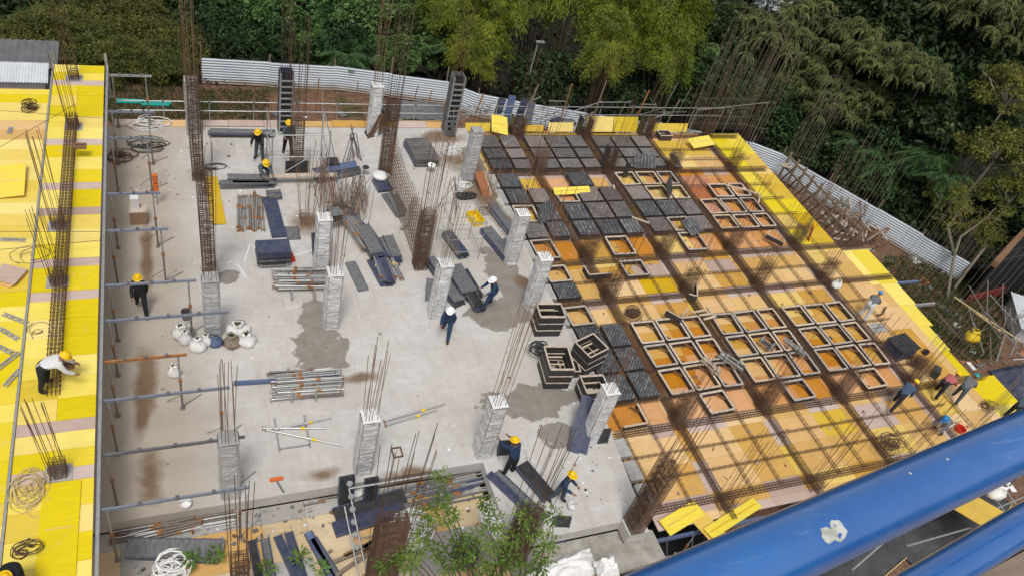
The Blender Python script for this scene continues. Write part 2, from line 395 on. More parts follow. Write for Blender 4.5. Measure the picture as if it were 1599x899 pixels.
def ground():
    xs = np.concatenate([[-400, -150, -60], np.arange(-30, 111, 1.6), [150, 400, 700]]); ys = np.concatenate([[-400, -120, -40], np.arange(-10, 111, 1.6), [150, 350, 800]])
    r = random.Random(3); v = [(x, y, ground_z(x, y) + r.uniform(-.06, .06)) for y in ys for x in xs]; nx = len(xs); f = []
    for j in range(len(ys) - 1):
        for i in range(nx - 1): f.append((j * nx + i, j * nx + i + 1, (j + 1) * nx + i + 1, (j + 1) * nx + i))
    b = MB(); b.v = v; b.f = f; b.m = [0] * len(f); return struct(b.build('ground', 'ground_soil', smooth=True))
ground()
slab = [(-9, 13.6), (8.75, 13.6), (8.75, 10.55), (13.5, 10.55), (13.78, 14), (14.08, 18), (14.05, 33.45), (-9, 33.45)]
struct(MB().prism(slab, -.45, 0).build('concrete_floor', 'concrete_floor'))
# kerb-like step of the front slab edge and a lower landing in front of it
struct(MB().prism([(8.6, 9.0), (13.9, 9.25), (13.9, 10.3), (13.35, 10.54), (8.6, 10.54)], -.72, -.55).build('lower_concrete_landing', 'landing_grey'))
struct(MB().box((13.0, 10.3, -.16), (.75, .62, .5)).build('column_plinth', 'concrete_rough'))

# ------------------------------------------------------------------ plywood decks
def deck(name, label, boards, z, cat='formwork deck', th=.03):
    root = thing(name, label, cat, (0, 0, z))
    for x0, x1, y0, y1, mt in boards:
        me = MB().box((0, 0, -th / 2), (x1 - x0 - .008, y1 - y0 - .008, th)).mesh('board', mt)
        link('board', me, root, ((x0 + x1) / 2, (y0 + y1) / 2, rnd.uniform(-.004, .004)))
    return root
DZ = -.3
XB = [16.8, 20.82, 24.76, 28.76]
YB = [33.02, 29.72, 23.05, 20.55, 13.92, 10.78]
def zone(x, y):
    r = rnd.random()
    if x > 29.2:
        if y > 23.2: return 'ply_yellow' if r < .55 else 'ply_gold'
        if x > 31.4: return 'ply_yellow' if r < .6 else 'ply_gold'
        return 'ply_cream' if r < .5 else ('ply_tan' if r < .8 else 'ply_gold')
    if y > 29.7: return 'ply_gold' if r < .6 else 'ply_tan'
    if 25 < x < 28.6 and 25.5 < y < 29.7: return 'ply_red' if (x < 27 and r < .7) else 'ply_orange'
    if y > 23.2: return 'ply_orange' if r < .75 else ('ply_tan' if r < .9 else 'ply_gold')
    if y > 19.2: return 'ply_tan' if r < .5 else ('ply_cream' if r < .82 else ('ply_gold' if r < .9 else 'ply_pink'))
    if y > 13.9: return 'ply_orange' if r < .7 else 'ply_tan'
    return 'ply_cream' if r < .45 else ('ply_tan' if r < .8 else ('ply_gold' if r < .92 else 'ply_pink'))
bd = []
xbr = [13.95, 15.5, 16.52]
for b in XB: xbr += [b + .3, b + 2.05, b + 3.7]
xbr = [13.95, 15.5, 16.5, 17.1, 18.85, 20.5, 21.1, 22.9, 24.46, 25.06, 26.8, 28.46, 29.06, 30.3, 31.55]
ybr = [10.1, 10.45, 11.1, 12.4, 13.6, 14.2, 15.7, 17.25, 18.7, 20.25, 20.85, 21.9, 22.75, 23.35, 24.6, 25.9, 27.1, 28.35, 29.4, 30.0, 31.3, 32.7, 33.5]
for i in range(len(xbr) - 1):
    for j in range(len(ybr) - 1):
        x0, x1, y0, y1 = xbr[i], xbr[i + 1], ybr[j], ybr[j + 1]
        mt = zone((x0 + x1) / 2, (y0 + y1) / 2)
        if (x1 - x0 < .7 or y1 - y0 < .7) and rnd.random() < .45 and x0 < 29: mt = 'ply_pink'
        bd.append((x0, x1, y0, y1, mt))
for y0, y1, x1 in ((20.2, 22.75, 33.3), (18.7, 20.2, 33.2), (17.25, 18.7, 33.05), (15.7, 17.25, 32.75), (14.0, 15.7, 32.6), (12.4, 14.0, 33.9), (11.1, 12.4, 34.1), (10.1, 11.1, 34.3)):
    bd.append((31.55, 32.1, y0, y1, 'ply_cream' if y0 < 20 else 'ply_yellow')); bd.append((32.1, x1, y0, y1, 'ply_yellow'))
deck('waffle_formwork_deck', 'large yellow and orange plywood deck under the reinforcement grid on the right', bd, DZ)
# left deck, one storey up
LZ = 2.7
bd = []
y = 8.0; k = 0
seq = ['ply_yellow', 'ply_gold', 'ply_yellow', 'ply_pink', 'ply_yellow', 'ply_cream', 'ply_yellow', 'ply_pink']
pinks = [13.55, 15.1, 20.1, 21.6, 24.2, 25.6, 28.3, 32.5]
ys = [8.0]
for p in pinks:
    a = p - .2; n = max(1, round((a - ys[-1]) / .75)); st = ys[-1]
    for q in range(1, n + 1): ys.append(st + (a - st) * q / n)
    ys.append(p + .2)
ys += [33.3, 33.9]
def leftmat(y0, y1, x):
    for p in pinks:
        if x > -4.4 and abs((y0 + y1) / 2 - p) < .28: return 'ply_pink'
    yy = (y0 + y1) / 2
    if x > -4.4: return 'ply_yellow' if rnd.random() < .78 else 'ply_pale'
    if yy > 20.5: return 'ply_pale' if rnd.random() < .85 else 'ply_cream'
    return 'ply_yellow' if rnd.random() < .85 else 'ply_pale'
for a, b in zip(ys[:-1], ys[1:]):
    m_ = leftmat(a, b, -3)
    if m_ == 'ply_pink': bd.append((-4.36, -2.5, a, b, m_))
    else: bd.append((-4.36, -3.44, a, b, m_)); bd.append((-3.44, -2.5, a, b, leftmat(a, b, -3)))
yy = 8.0
while yy < 31.9:
    n_ = min(31.95, yy + rnd.choice([.62, .62, 1.24]));
    for x0, x1 in ((-9, -6.8), (-6.8, -4.44)):
        bd.append((x0, x1, yy, n_, 'ply_yellow' if n_ > 31.2 else leftmat(yy, n_, -6)))
    yy = n_
deck('raised_formwork_deck', 'bright yellow plywood deck raised one storey along the left edge', bd, LZ)
eb = thing('deck_edge_beam', 'long grey steel edge beam along the right side of the yellow deck', 'beam', (-2.42, 20, LZ - .08))
MB().box((0, 0, 0), (.05, 28, .14)).build('web', 'beam_blue', eb); MB().box((.03, 0, .085), (.07, 28, .02)).build('flange', 'steel_galv', eb)
eb = thing('deck_seam_rail', 'thin grey steel rail splitting the raised yellow deck lengthwise', 'rail', (-4.4, 20.9, LZ + .01))
MB().box((0, 0, 0), (.06, 27, .06)).build('rail_bar', 'steel_galv', eb)
# uprights rising at the far end of the raised deck
for (x, lab) in ((-4.4, 'short grey steel post at the far left corner of the narrow yellow deck'), (-2.42, 'short grey steel post at the far right corner of the narrow yellow deck')):
    o = thing('edge_post', lab, 'post', (x, 33.9, LZ - 1.5)); MB().box((0, 0, 1.0), (.1, .06, 2.1)).build('post_tube', 'steel_galv', o); MB().box((0, 0, .02), (.16, .12, .02)).build('base_plate', 'steel_galv', o)
# front lower deck z -.5
FZ = -.5
bd = []
for i, (x0, x1) in enumerate(((-5, -2.2), (-2.2, -.6), (-.6, 1.6), (1.6, 2.9), (2.9, 4.2), (4.2, 5.6), (5.6, 7.1), (7.1, 8.58))):
    for y0, y1 in ((13.0, 13.58), (11.7, 13.0), (10.3, 11.7), (8.9, 10.3), (7.4, 8.9)):
        if y0 < 8 and x0 > 4: continue
        bd.append((x0, x1, y0, y1, rnd.choice(['ply_worn', 'ply_worn', 'ply_tan', 'ply_worn', 'ply_grey']) if y1 < 13.1 else 'ply_grey'))

deck('front_formwork_deck', 'lower beige plywood deck in front of the concrete floor', bd, FZ)
# edge boards along the far side
root = thing('far_edge_formwork', 'low tan plywood edge boards along the far side of the concrete floor', 'formwork', (0, 33.5, 0))
for x0 in np.arange(-2.4, 13.5, 1.6):
    link('edge_board', MB().box((0, 0, 0), (1.58, .5, .03)).mesh('edge_board', rnd.choice(['ply_cream', 'ply_cream', 'ply_tan', 'ply_pink'])), root, (x0 + .8, .26, -.02 + rnd.uniform(-.01, .03)), (R(rnd.uniform(-2, 6)), 0, 0))
root = thing('far_edge_formwork', 'upright yellow plywood edge boards behind the waffle deck', 'formwork', (0, 33.45, DZ))
for x0, x1, h in ((14.1, 15.5, .45), (15.6, 16.5, .3), (17.2, 18.6, .35), (18.9, 20.4, .5), (21.2, 22.9, .85), (22.95, 24.5, .85), (25.2, 27.9, .5)):
    link('edge_board', MB().box((0, 0, h / 2), (x1 - x0, .03, h)).mesh('edge_board', rnd.choice(['ply_pale', 'ply_pale', 'ply_gold'])), root, ((x0 + x1) / 2, .15, 0), (R(-25), 0, 0))

# ------------------------------------------------------------------ rebar beam cages in the waffle deck
def stirrup_run(b, axis, a0, a1, c, w, z0, z1, step, r):
    a = a0
    while a < a1:
        j = rnd.uniform(-.02, .02)
        if axis == 'y': P = [(c - w / 2, a + j, z0), (c + w / 2, a - j, z0), (c + w / 2, a + j, z1), (c - w / 2, a - j, z1)]
        else: P = [(a + j, c - w / 2, z0), (a - j, c + w / 2, z0), (a + j, c + w / 2, z1), (a - j, c - w / 2, z1)]
        for k in range(4): b.bar(P[k], P[(k + 1) % 4], r, 3)
        a += step * rnd.uniform(.8, 1.2)
def cage(name, label, cat, axis, a0, a1, c, w, z0, z1, step, nb, group, r=.014, rs=.008, mt='rust'):
    o = thing(name, label, cat, ((c, (a0 + a1) / 2, z0) if axis == 'y' else ((a0 + a1) / 2, c, z0)), 0, group)
    off = Vector(o.location)
    for zz in (z0 + .02, z1 - .02):
        for k in range(nb):
            t_ = c - w / 2 + .02 + (w - .04) * (k / (nb - 1) if nb > 1 else .5)
            p, q = ((t_, a0 - .15, zz), (t_, a1 + .15, zz)) if axis == 'y' else ((a0 - .15, t_, zz), (a1 + .15, t_, zz))
            put_bar('long_bar', Vector(p) - off, Vector(q) - off, r, mt, o, 4)
    b = MB(); stirrup_run(b, axis, a0, a1, c, w, z0, z1, step, rs); b.v = [tuple(Vector(v) - off) for v in b.v]
    stuff(b.build('stirrups', mt, o)); return o
for i, x in enumerate(XB):
    cage('beam_cage', f'{ORD[i]} heavy brown rebar beam from the left running into depth across the waffle deck', 'rebar beam', 'y', 13.8, 33.0, x, .36, DZ + .03, -.04, .105, 5, 'main rebar beams of the waffle deck')
    cage('beam_cage', f'{ORD[i]} lighter rebar beam from the left at the front of the waffle deck', 'rebar beam', 'y', 10.0, 13.6, x, .2, DZ + .04, -.05, .15, 3, 'front rebar beams of the waffle deck')
for i, y in enumerate(YB):
    cage('beam_cage', f'{ORD[i]} heavy brown rebar beam from the far side running crosswise over the waffle deck', 'rebar beam', 'x', 14.1, 31.0 if i < 2 else (33.0 if i in (2, 3, 4) else 27), y, .24, DZ + .04, -.05, .14, 3, 'main rebar beams of the waffle deck')
RY = [31.7, 30.76, 28.36, 27.11, 25.79, 24.61, 21.77, 19.2, 17.86, 16.58, 15.2, 12.87, 11.9]
RX = [14.36, 15.57, 18.2, 19.5, 22.2, 23.5, 26.15, 27.4, 30.1]
for i, y in enumerate(RY):
    cage('rib_cage', f'slim rebar rib running crosswise, {ORD[i]} from the far side of the waffle deck', 'rebar rib', 'x', 14.1, 30.5 if y > 14 else 29.5, y, .08, DZ + .05, -.1, .26, 2, 'slim rebar ribs of the waffle deck', .0075, .005)
for i, x in enumerate(RX):
    cage('rib_cage', f'slim rebar rib running into depth, {ORD[i]} from the left of the waffle deck', 'rebar rib', 'y', 10.9, 32.8 if x < 25 else 29.8, x, .08, DZ + .05, -.1, .26, 2, 'slim rebar ribs of the waffle deck', .0075, .005)

# ------------------------------------------------------------------ waffle pans
CX = [(14.43, 15.5), (15.65, 16.56)]
for b in XB[:3]: CX += [(b + .25, b + 1.34), (b + 1.46, b + 2.62), (b + 2.76, b + 3.7)]
RW = [(31.77, 32.8), (30.83, 31.63), (29.93, 30.69), (28.43, 29.5), (27.18, 28.28), (25.86, 27.04), (24.68, 25.72), (23.28, 24.54), (21.84, 22.83), (20.78, 21.7), (19.27, 20.32), (17.93, 19.13), (16.65, 17.79), (15.27, 16.51), (14.14, 15.13)]
# columns: a b | c d e | f g h | i j k     C lid, F open frame, . empty
STATE = ['CCCCCCCC...', 'CCCCCCCC...', 'CCCCCCCC...', 'C..C.FFF...', 'CCFCCCFF.FF', 'FCCCCCCCFFF', 'CCCCCCGCFFF'.replace('G', 'F'), 'F..F..F....', 'F..F.......', 'C..........', 'F..........', 'CCFFFFFFFFF', 'CCFFFFFFFFF', 'CCHFFFFFFFF'.replace('H', 'F'), 'F..F..F..F.']
PZ = DZ + .005; PH = .26
def lid_pan(x0, x1, y0, y1, mt, label, group):
    w, d = x1 - x0 - .03, y1 - y0 - .03
    o = thing('waffle_pan', label, 'pan form', ((x0 + x1) / 2, (y0 + y1) / 2, PZ), R(rnd.uniform(-1.2, 1.2)), group)
    link('box_body', cached(('pb', round(w, 2), round(d, 2)), lambda: MB().box((0, 0, PH / 2), (w, d, PH)).mesh('box_body', 'pan_side')), o)
    link('lid', cached(('pl', round(w, 2), round(d, 2), mt), lambda: MB().box((0, 0, PH + .012), (w + .01, d + .01, .02)).mesh('lid', mt)), o, (rnd.uniform(-.01, .01), rnd.uniform(-.01, .01), .001), (R(rnd.uniform(-.6, .6)), R(rnd.uniform(-.6, .6)), 0))
    return o
def frame_mesh(L, h, th, mt):
    return cached(('fb', round(L, 2), h, th, mt), lambda: MB().box((0, 0, h / 2), (L, th, h)).mesh('side_board', mt))
def frame_box(parent, w, d, h, z=0, sides=(0, 1, 2, 3), brace=True, rim='wood_rim'):
    th = .03
    for k in sides:
        L = w if k % 2 == 0 else d - 2 * th - .004
        pos = [(0, -d / 2 + th / 2), (w / 2 - th / 2, 0), (0, d / 2 - th / 2), (-w / 2 + th / 2, 0)][k]
        s = link('side_board', frame_mesh(L, h, th, 'pan_side'), parent, (*pos, z), (0, 0, R(90) if k % 2 else 0))
        link('rim_strip', cached(('fr', round(L, 2), rim), lambda: MB().box((0, 0, 0), (L, .085, .03)).mesh('rim_strip', rim)), s, (0, 0, h + .016))
    if brace:
        for (sx, sy) in ((1, 1),) if rnd.random() < .7 else ((1, 1), (-1, -1)):
            a = Vector((sx * (w / 2 - .32), sy * (d / 2 - .05), z + h - .08)); b = Vector((sx * (w / 2 - .05), sy * (d / 2 - .36), z + h - .08))
            MB().beam(a, b, .03, .07).build('corner_brace', 'wood_brown', parent)
def open_pan(x0, x1, y0, y1, label, group, sides=(0, 1, 2, 3)):
    o = thing('open_waffle_box', label, 'pan frame', ((x0 + x1) / 2 + rnd.uniform(-.02, .02), (y0 + y1) / 2 + rnd.uniform(-.02, .02), PZ), R(rnd.uniform(-2.2, 2.2)), group)
    frame_box(o, x1 - x0 - .03, y1 - y0 - .03, PH - .03, sides=sides, rim=rnd.choice(['wood_rim', 'wood_rim', 'wood_rim_grey', 'wood_raw'])); return o
for j, row in enumerate(STATE):
    nC = nF = 0
    for i, s in enumerate(row):
        x0, x1 = CX[i]; y0, y1 = RW[j]
        if s == 'C':
            mt = 'lid_dark' if (j >= 9 or (i == 0 and 1 <= j <= 3)) else ('lid_slate' if (j in (3, 4, 5, 6) and rnd.random() < .65) else ('lid_dusty' if rnd.random() < .6 else 'lid_mud'))
            adj = {'lid_dark': 'black streaked', 'lid_slate': 'dark slate', 'lid_dusty': 'dusty grey', 'lid_mud': 'mud-stained grey'}[mt]
            lid_pan(x0, x1, y0, y1, mt, f'{adj} lidded waffle pan, {ORD[nC]} lidded one from left in {ORD[j]} row', 'lidded waffle pans on the deck'); nC += 1
        elif s == 'F':
            sd_ = (0, 1, 2, 3)
            if j == 14 and i == 0: sd_ = (0, 1)
            open_pan(x0, x1, y0, y1, f'open square pan frame, {ORD[nF]} open one from left in {ORD[j]} row', 'open waffle pan frames on the deck', sd_); nF += 1
# narrow cement-splashed pans along the slab edge
for k, (y0, y1) in enumerate(RW[3:14]):
    o = thing('edge_filler_pan', f'narrow grey cement-splashed filler pan by slab edge, {ORD[k]} from far side', 'pan form', (14.2, (y0 + y1) / 2, PZ), 0, 'filler pans along the slab edge')
    MB().box((0, 0, PH / 2), (.26, y1 - y0 - .06, PH)).build('box_body', 'cement_grey', o); MB().box((0, 0, PH + .01), (.27, y1 - y0 - .05, .016)).build('lid', 'cement_grey', o)
for k, (y0, y1) in enumerate(((12.95, 13.7), (11.98, 12.75), (11.0, 11.8))):
    o = thing('edge_filler_pan', f'grey cement-covered filler pan near the front slab corner, {ORD[k]} from far side', 'pan form', (13.98, (y0 + y1) / 2, PZ), 0, 'filler pans along the slab edge')
    MB().box((0, 0, PH / 2 - .03), (.5, y1 - y0, PH - .06)).build('box_body', 'cement_grey', o); MB().box((0, 0, PH - .05), (.51, y1 - y0 + .01, .016)).build('lid', 'cement_grey', o)

# ------------------------------------------------------------------ loose black panels standing or leaning on the deck
def loose_panel(px, py, z, w, h, rot, mt, label):
    p = at(px, py, z); o = thing('plywood_square', label, 'panel', p)
    o.rotation_euler = rot
    MB().box((0, 0, h / 2), (w, .025, h)).build('sheet', mt, o)
    for s in (-1, 1): MB().box((s * (w / 2 - .03), .03, h / 2), (.04, .035, h)).build('batten', 'wood_brown', o)
    for zz in (.03, h - .03): MB().box((0, .03, zz), (w - .14, .035, .04)).build('batten', 'wood_brown', o)
    return o
loose_panel(853, 346, -.05, 1.05, .95, (R(-22), 0, R(35)), 'lid_slate', 'black square panel leaning upright beside the third column of the slab edge')
loose_panel(1007, 263, -.05, 1.25, .75, (R(-40), 0, R(-4)), 'lid_slate', 'striped black panel propped at a slant among far lidded pans')
loose_panel(1047, 305, -.05, .95, .95, (R(-25), 0, R(48)), 'lid_dark', 'black panel standing on edge inside an open frame behind the hexagon lid')
loose_panel(1062, 262, DZ + .3, 1.0, .85, (R(-62), R(25), R(30)), 'form_slate', 'plain grey square panel tilted on the far yellow deck')
loose_panel(975, 278, -.3, .3, .9, (R(-5), 0, R(10)), 'form_black', 'narrow black post panel standing in an orange open frame')
loose_panel(1090, 365, .0, .95, .95, (R(-75), 0, R(20)), 'lid_slate', 'dark lid sliding off an open frame next to a rebar column')
def angle_panel(px, py, z, a, b, h, rz, label):
    o = thing('angle_form', label, 'corner form', at(px, py, z), rz)
    for k, (c, d) in enumerate((((a / 2, 0, h / 2), (a, .04, h)), ((0, b / 2 + .02, h / 2), (.04, b, h)))):
        s = MB().box(c, d).build('side_board', 'pan_side', o)
        MB().box((c[0], c[1], h + .012), (d[0] + .02, d[1] + .02, .025)).build('rim_strip', 'wood_rim', s)
angle_panel(917, 437, DZ + .37, 1.15, .55, .3, R(0), 'L-shaped black corner form lying on the second crosswise beam')
angle_panel(1060, 505, -.05, .8, .7, .33, R(40), 'black V-shaped corner form standing on the frames near the centre')
angle_panel(1085, 470, DZ + .3, .9, .35, .3, R(62), 'black corner form leaning up against a central rebar column')
angle_panel(1195, 372, -.05, .9, .4, .25, R(-50), 'dark bent corner form lying over the orange frames at right')
def yellow_sheet(px, py, z, w, d, rot, label, mt='ply_yellow'):
    o = thing('loose_plywood', label, 'plywood sheet', at(px, py, z)); o.rotation_euler = rot
    MB().box((0, 0, .015), (w, d, .03)).build('sheet', mt, o); MB().box((0, 0, .032), (w - .25, .05, .004)).build('edge_strip', 'ply_gold', o)
yellow_sheet(893, 298, .02, 2.0, .4, (R(25), 0, R(2)), 'small yellow plywood strip lying across the pans near the second beam')
yellow_sheet(1095, 222, DZ + .35, 1.7, .75, (R(12), 0, R(12)), 'yellow plywood sheet tilted at the far edge of the deck')
yellow_sheet(1065, 808, DZ + .1, 1.7, .6, (R(4), 0, R(16)), 'yellow plywood sheet over the front void beside the rebar column')
yellow_sheet(1145, 808, DZ + .14, 2.6, .45, (R(-6), 0, R(16)), 'long yellow plywood strip partly behind the blue handrail')
yellow_sheet(1105, 822, DZ + .03, .7, 1.6, (0, 0, R(20)), 'yellow plywood board spanning the front void', 'ply_gold')
yellow_sheet(780, 195, .12, .9, 1.3, (R(14), R(8), R(-12)), 'yellow sheet propped against the far guard rail')
yellow_sheet(335, 312, .04, .55, 3.2, (0, R(6), R(2)), 'long narrow yellow board beside the tall rebar column at left', 'ply_gold')
yellow_sheet(14, 283, LZ + .12, 1.0, 1.7, (R(3), R(-7), R(1)), 'loose bright yellow sheet on the raised deck by the left border')
yellow_sheet(1525, 795, -1.0, 1.6, 2.6, (R(-8), R(6), R(28)), 'orange plywood landing seen between the two blue handrails', 'ply_gold')
yellow_sheet(92, 825, LZ + .012, .85, 2.6, (0, 0, R(-1)), 'yellow sheet laid on the front of the raised deck')
def pan_stack(px, py, z, w, d, n, rz, label):
    o = thing('pan_stack', label, 'pan stack', at(px, py, z), rz)
    for k in range(n):
        for s in (0, 1, 2, 3):
            L = w if s % 2 == 0 else d - .066; pos = [(0, -d / 2 + .015), (w / 2 - .015, 0), (0, d / 2 - .015), (-w / 2 + .015, 0)][s]
            b = link('side_board', frame_mesh(L, .33, .03, 'pan_side'), o, (pos[0] + .02 * (k % 2), pos[1], k * .37), (0, 0, R(90) if s % 2 else 0))
            link('rim_strip', cached(('fr', round(L, 2), 'wood_rim'), lambda: MB().box((0, 0, 0), (L, .055, .03)).mesh('rim_strip', 'wood_rim')), b, (0, 0, .346))
    for yy in (-.2, .15): MB().box((-.1, yy, n * .37 - .15), (w * .6, .06, .03)).build('inner_slat', 'wood_raw', o)
pan_stack(850, 514, 0, 1.05, .75, 3, R(-6), 'stack of three black pan frames on the slab beside a wrapped column')
pan_stack(862, 588, 0, .95, 1.15, 3, R(-8), 'tallest stack of black pan frames standing alone on the slab')
pan_stack(885, 580, 0, .8, .6, 1, R(-6), 'single low pan frame beside the tall black stack')
pan_stack(912, 568, 0, 1.0, .9, 3, R(20), 'stack of black pan frames half over the slab edge pans')
pan_stack(920, 618, 0, .95, .8, 2, R(-4), 'small stack of two black pan frames nearest the front form column')
pan_stack(1035, 216, DZ, .8, .55, 1, R(0), 'pale frame standing on its edge at the far end of the deck')

# ------------------------------------------------------------------ columns
def hoops(b, w, d, z0, z1, step, r=.009):
    z = z0
    while z < z1:
        e = rnd.uniform(-.015, .015); P = [(-w / 2, -d / 2, z + e), (w / 2, -d / 2, z - e), (w / 2, d / 2, z + e), (-w / 2, d / 2, z - e)]
        for k in range(4): b.bar(P[k], P[(k + 1) % 4], r, 3)
        z += step
def starters(parent, w, d, n, z0, z1, spread=.05, mt='rust', r=.0095, name='starter_bar', lean=(0, 0)):
    pts = []
    per = [(-1, -1), (0, -1), (1, -1), (1, 0), (1, 1), (0, 1), (-1, 1), (-1, 0), (-.5, -1), (.5, 1), (1, .5), (-1, -.5)]
    for k in range(n):
        sx, sy = per[k % 12]; x, y = sx * w / 2, sy * d / 2; h = z1 * rnd.uniform(.84, 1.0)
        put_bar(name, (x, y, z0), (x * (1 + spread * 4) + lean[0] * h + rnd.uniform(-spread, spread) * 2, y + lean[1] * h + rnd.uniform(-spread, spread) * 2, h), r, mt, parent, 4)
def rebar_column(x, y, z, label, dense, top, w=.42, d=.42, n=12, step=.1, spread=.07, mt='rust', group='rebar column cages', rz=0, lean=(0, 0), r=.0095):
    o = thing('rebar_column', label, 'rebar column', (x, y, z), rz, group)
    starters(o, w, d, n, 0, top, spread, mt, r, 'vertical_bar', lean)
    b = MB(); hoops(b, w + .03, d + .03, .03, dense, step, .009 if dense > 2 else .0075); hoops(b, w * .5, d + .02, .05, dense, step * 1.2, .008); hoops(b, w + .02, d * .45, .07, dense, step * 1.3, .008); stuff(b.build('stirrups', mt, o))
    return o
def concrete_column(x, y, label, h=2.7, w=.5, d=.5, nb=9, bar=2.2, mt='plastic_wrap', wrapto=1.0, lean=(.0, .0), rz=0):
    o = thing('wrapped_column', label, 'column', (x, y, 0), rz, 'plastic-wrapped concrete columns')
    MB().box((0, 0, h / 2), (w, d, h)).build('shaft', 'cement_grey', o)
    b = MB(); nz = 30; nn = 16; k0 = 0
    for j in range(nz + 1):
        zz = .02 + (h * wrapto - .03) * j / nz
        for k in range(nn):
            t = 2 * math.pi * (k + .5) / nn; c, s = math.cos(t), math.sin(t); q = max(abs(c), abs(s))
            e = .028 + .008 * rnd.random() + .012 * math.sin(zz * 2.3 + t * 3 + x) * math.sin(zz * 5.1 - t * 2 + y)
            b.v.append((c / q * (w / 2 + e), s / q * (d / 2 + e), zz))
    for j in range(nz):
        for k in range(nn): b.face((j * nn + k, j * nn + (k + 1) % nn, (j + 1) * nn + (k + 1) % nn, (j + 1) * nn + k))
    b.build('plastic_sheet', mt, o, smooth=False)
    n0 = len(b.v)
    cap = MB().box((0, 0, h + .01), (w + .03, d + .03, .02)).build('top_face', 'cement_grey' if mt != 'plastic_wrap' else 'white_plastic', o)
    starters(o, w * .7, d * .7, nb, h + .02, h + bar, .05, 'rust_light', .0095, lean=lean)
    return o
X8 = [0.8, 4.82, 8.87, 12.92]
concrete_column(.8, 14.0, 'film-wrapped column at the front left corner, behind the long blue beam', bar=3.6, mt='plastic_wrap_dull')
concrete_column(4.8, 14.1, 'film-wrapped column near the front edge with two black panels at its foot', bar=3.4)
concrete_column(8.85, 14.0, 'film-wrapped column by the step where a worker handles a black panel', bar=4.6)
concrete_column(12.85, 13.9, 'film-wrapped column with blue form panels leaning on it by the pans', bar=2.4, mt='plastic_wrap')
concrete_column(.78, 20.5, 'film-wrapped column with white sacks gathered around its foot', bar=1.0, mt='plastic_wrap_dull', h=2.7)
concrete_column(4.85, 20.4, 'white film-wrapped column at the end of a bundle of steel props', bar=2.7)
concrete_column(8.92, 20.5, 'white film-wrapped column beside the walking worker in white helmet', bar=3.6)
concrete_column(12.95, 20.5, 'film-wrapped column on the slab edge behind a stack of pan frames', bar=3.5)
concrete_column(4.98, 23.4, 'white film-wrapped column behind another, near the small dark crate', bar=2.8)
concrete_column(12.98, 23.2, 'film-wrapped column on the slab edge with a dark plank at its foot', bar=4.2)
concrete_column(12.85, 29.2, 'dull grey film-wrapped column at the far corner of the waffle deck', mt='plastic_wrap_dull', bar=.3, nb=5)
concrete_column(9.0, 32.9, 'white film-wrapped column on the far edge beside stacked dark boards', bar=5.2, d=.45)
concrete_column(.82, 33.0, 'tall pale column at the far left edge behind the brown rebar cages', bar=5.5, mt='plastic_wrap_dull')
rebar_column(.85, 23.25, 0, 'tall dense brown rebar cage behind the sack pile, standing on the left floor', 5.0, 6.4, .42, .5, 12, .07)
rebar_column(.82, 29.6, 0, 'tall dense rebar cage farther back, directly behind another at left', 5.0, 7.6, .42, .5, 12, .07)
rebar_column(8.9, 29.6, 0, 'dense brown rebar cage at the far end of the rebar wall', 4.0, 9.0, .5, .45, 12, .07)
rebar_column(8.98, 23.25, 0, 'dense brown rebar cage at the near end of the rebar wall', 2.9, 7.0, .5, .5, 12, .065)
rebar_column(4.95, 30.0, 0, 'brown rebar cage standing inside the pipe scaffold', 2.7, 7.5, .5, .42, 12, .1)
rebar_column(4.9, 26.4, 0, 'sparse fan of rusty bars rising over the pile of reinforcement', .5, 3.8, .5, .5, 10, .2, .12, 'rust_light')
rebar_column(12.9, 26.6, 0, 'sparse rusty bars standing near the far grey column', .6, 4.5, .5, .5, 9, .25, .1, 'rust_light')
rebar_column(12.92, 10.3, .1, 'dense brown rebar cage tilting up at the front corner of the slab', 3.5, 6.4, .42, .62, 12, .065)
rebar_column(4.7, 10.6, FZ, 'dense brown rebar cage in front behind the leafy tree, near the black panels', 3.3, 7.0, .8, .45, 12, .065, .1)
rebar_column(8.7, 10.25, FZ, 'dense brown rebar cage in front beside the fallen black panel', 3.0, 6.9, .7, .45, 12, .065, .09)
rebar_column(.78, 10.5, FZ, 'brown rebar cage rising from the bottom border next to blue panels', 3.0, 6.7, .4, .4, 10, .085, .08)
for j, (yy, dn, tp) in enumerate(((29.85, 1.3, 5.2), (23.35, 1.25, 5.2), (20.85, 1.3, 4.8), (14.2, 1.5, 4.6), (33.0, 1.3, 5.6), (10.55, .3, 4.0))):
    for i, xx in enumerate((16.85, 20.87, 24.8, 28.8)):
        if (j == 5 and i == 3): continue
        rebar_column(xx, yy, DZ + .02, f'rebar column on the waffle deck where {ORD[i]} deep beam meets {ORD[[1, 2, 3, 4, 0, 5][j]]} crosswise beam', dn * rnd.uniform(.85, 1.15), tp * rnd.uniform(.85, 1.1), .62, .4, 10, .075, .08, group='rebar columns on the waffle deck', lean=(rnd.uniform(-.03, .03), rnd.uniform(-.02, .05)), r=.0075)
# dark form boards standing round the far-row cages
for k, xx in enumerate((16.85, 20.87, 24.8)):
    o = thing('column_form_board', f'dark form boards clasping the {ORD[k]} rebar column of the far edge', 'form boards', (xx, 33.35, DZ), 0, 'dark boards round the far columns')
    MB().box((-.32, 0, .55), (.05, .5, 1.15)).build('board', 'form_black', o); MB().box((.32, 0, .5), (.05, .5, 1.05)).build('board', 'wood_brown', o)
o = thing('column_form_board', 'dark form boards clasping the rebar column near the pale frame', 'form boards', (20.87, 30.0, DZ), 0)
MB().box((-.3, 0, .75), (.05, .45, 1.5)).build('board', 'form_black', o); MB().box((.3, .1, .6), (.05, .4, 1.2)).build('board', 'form_black', o)
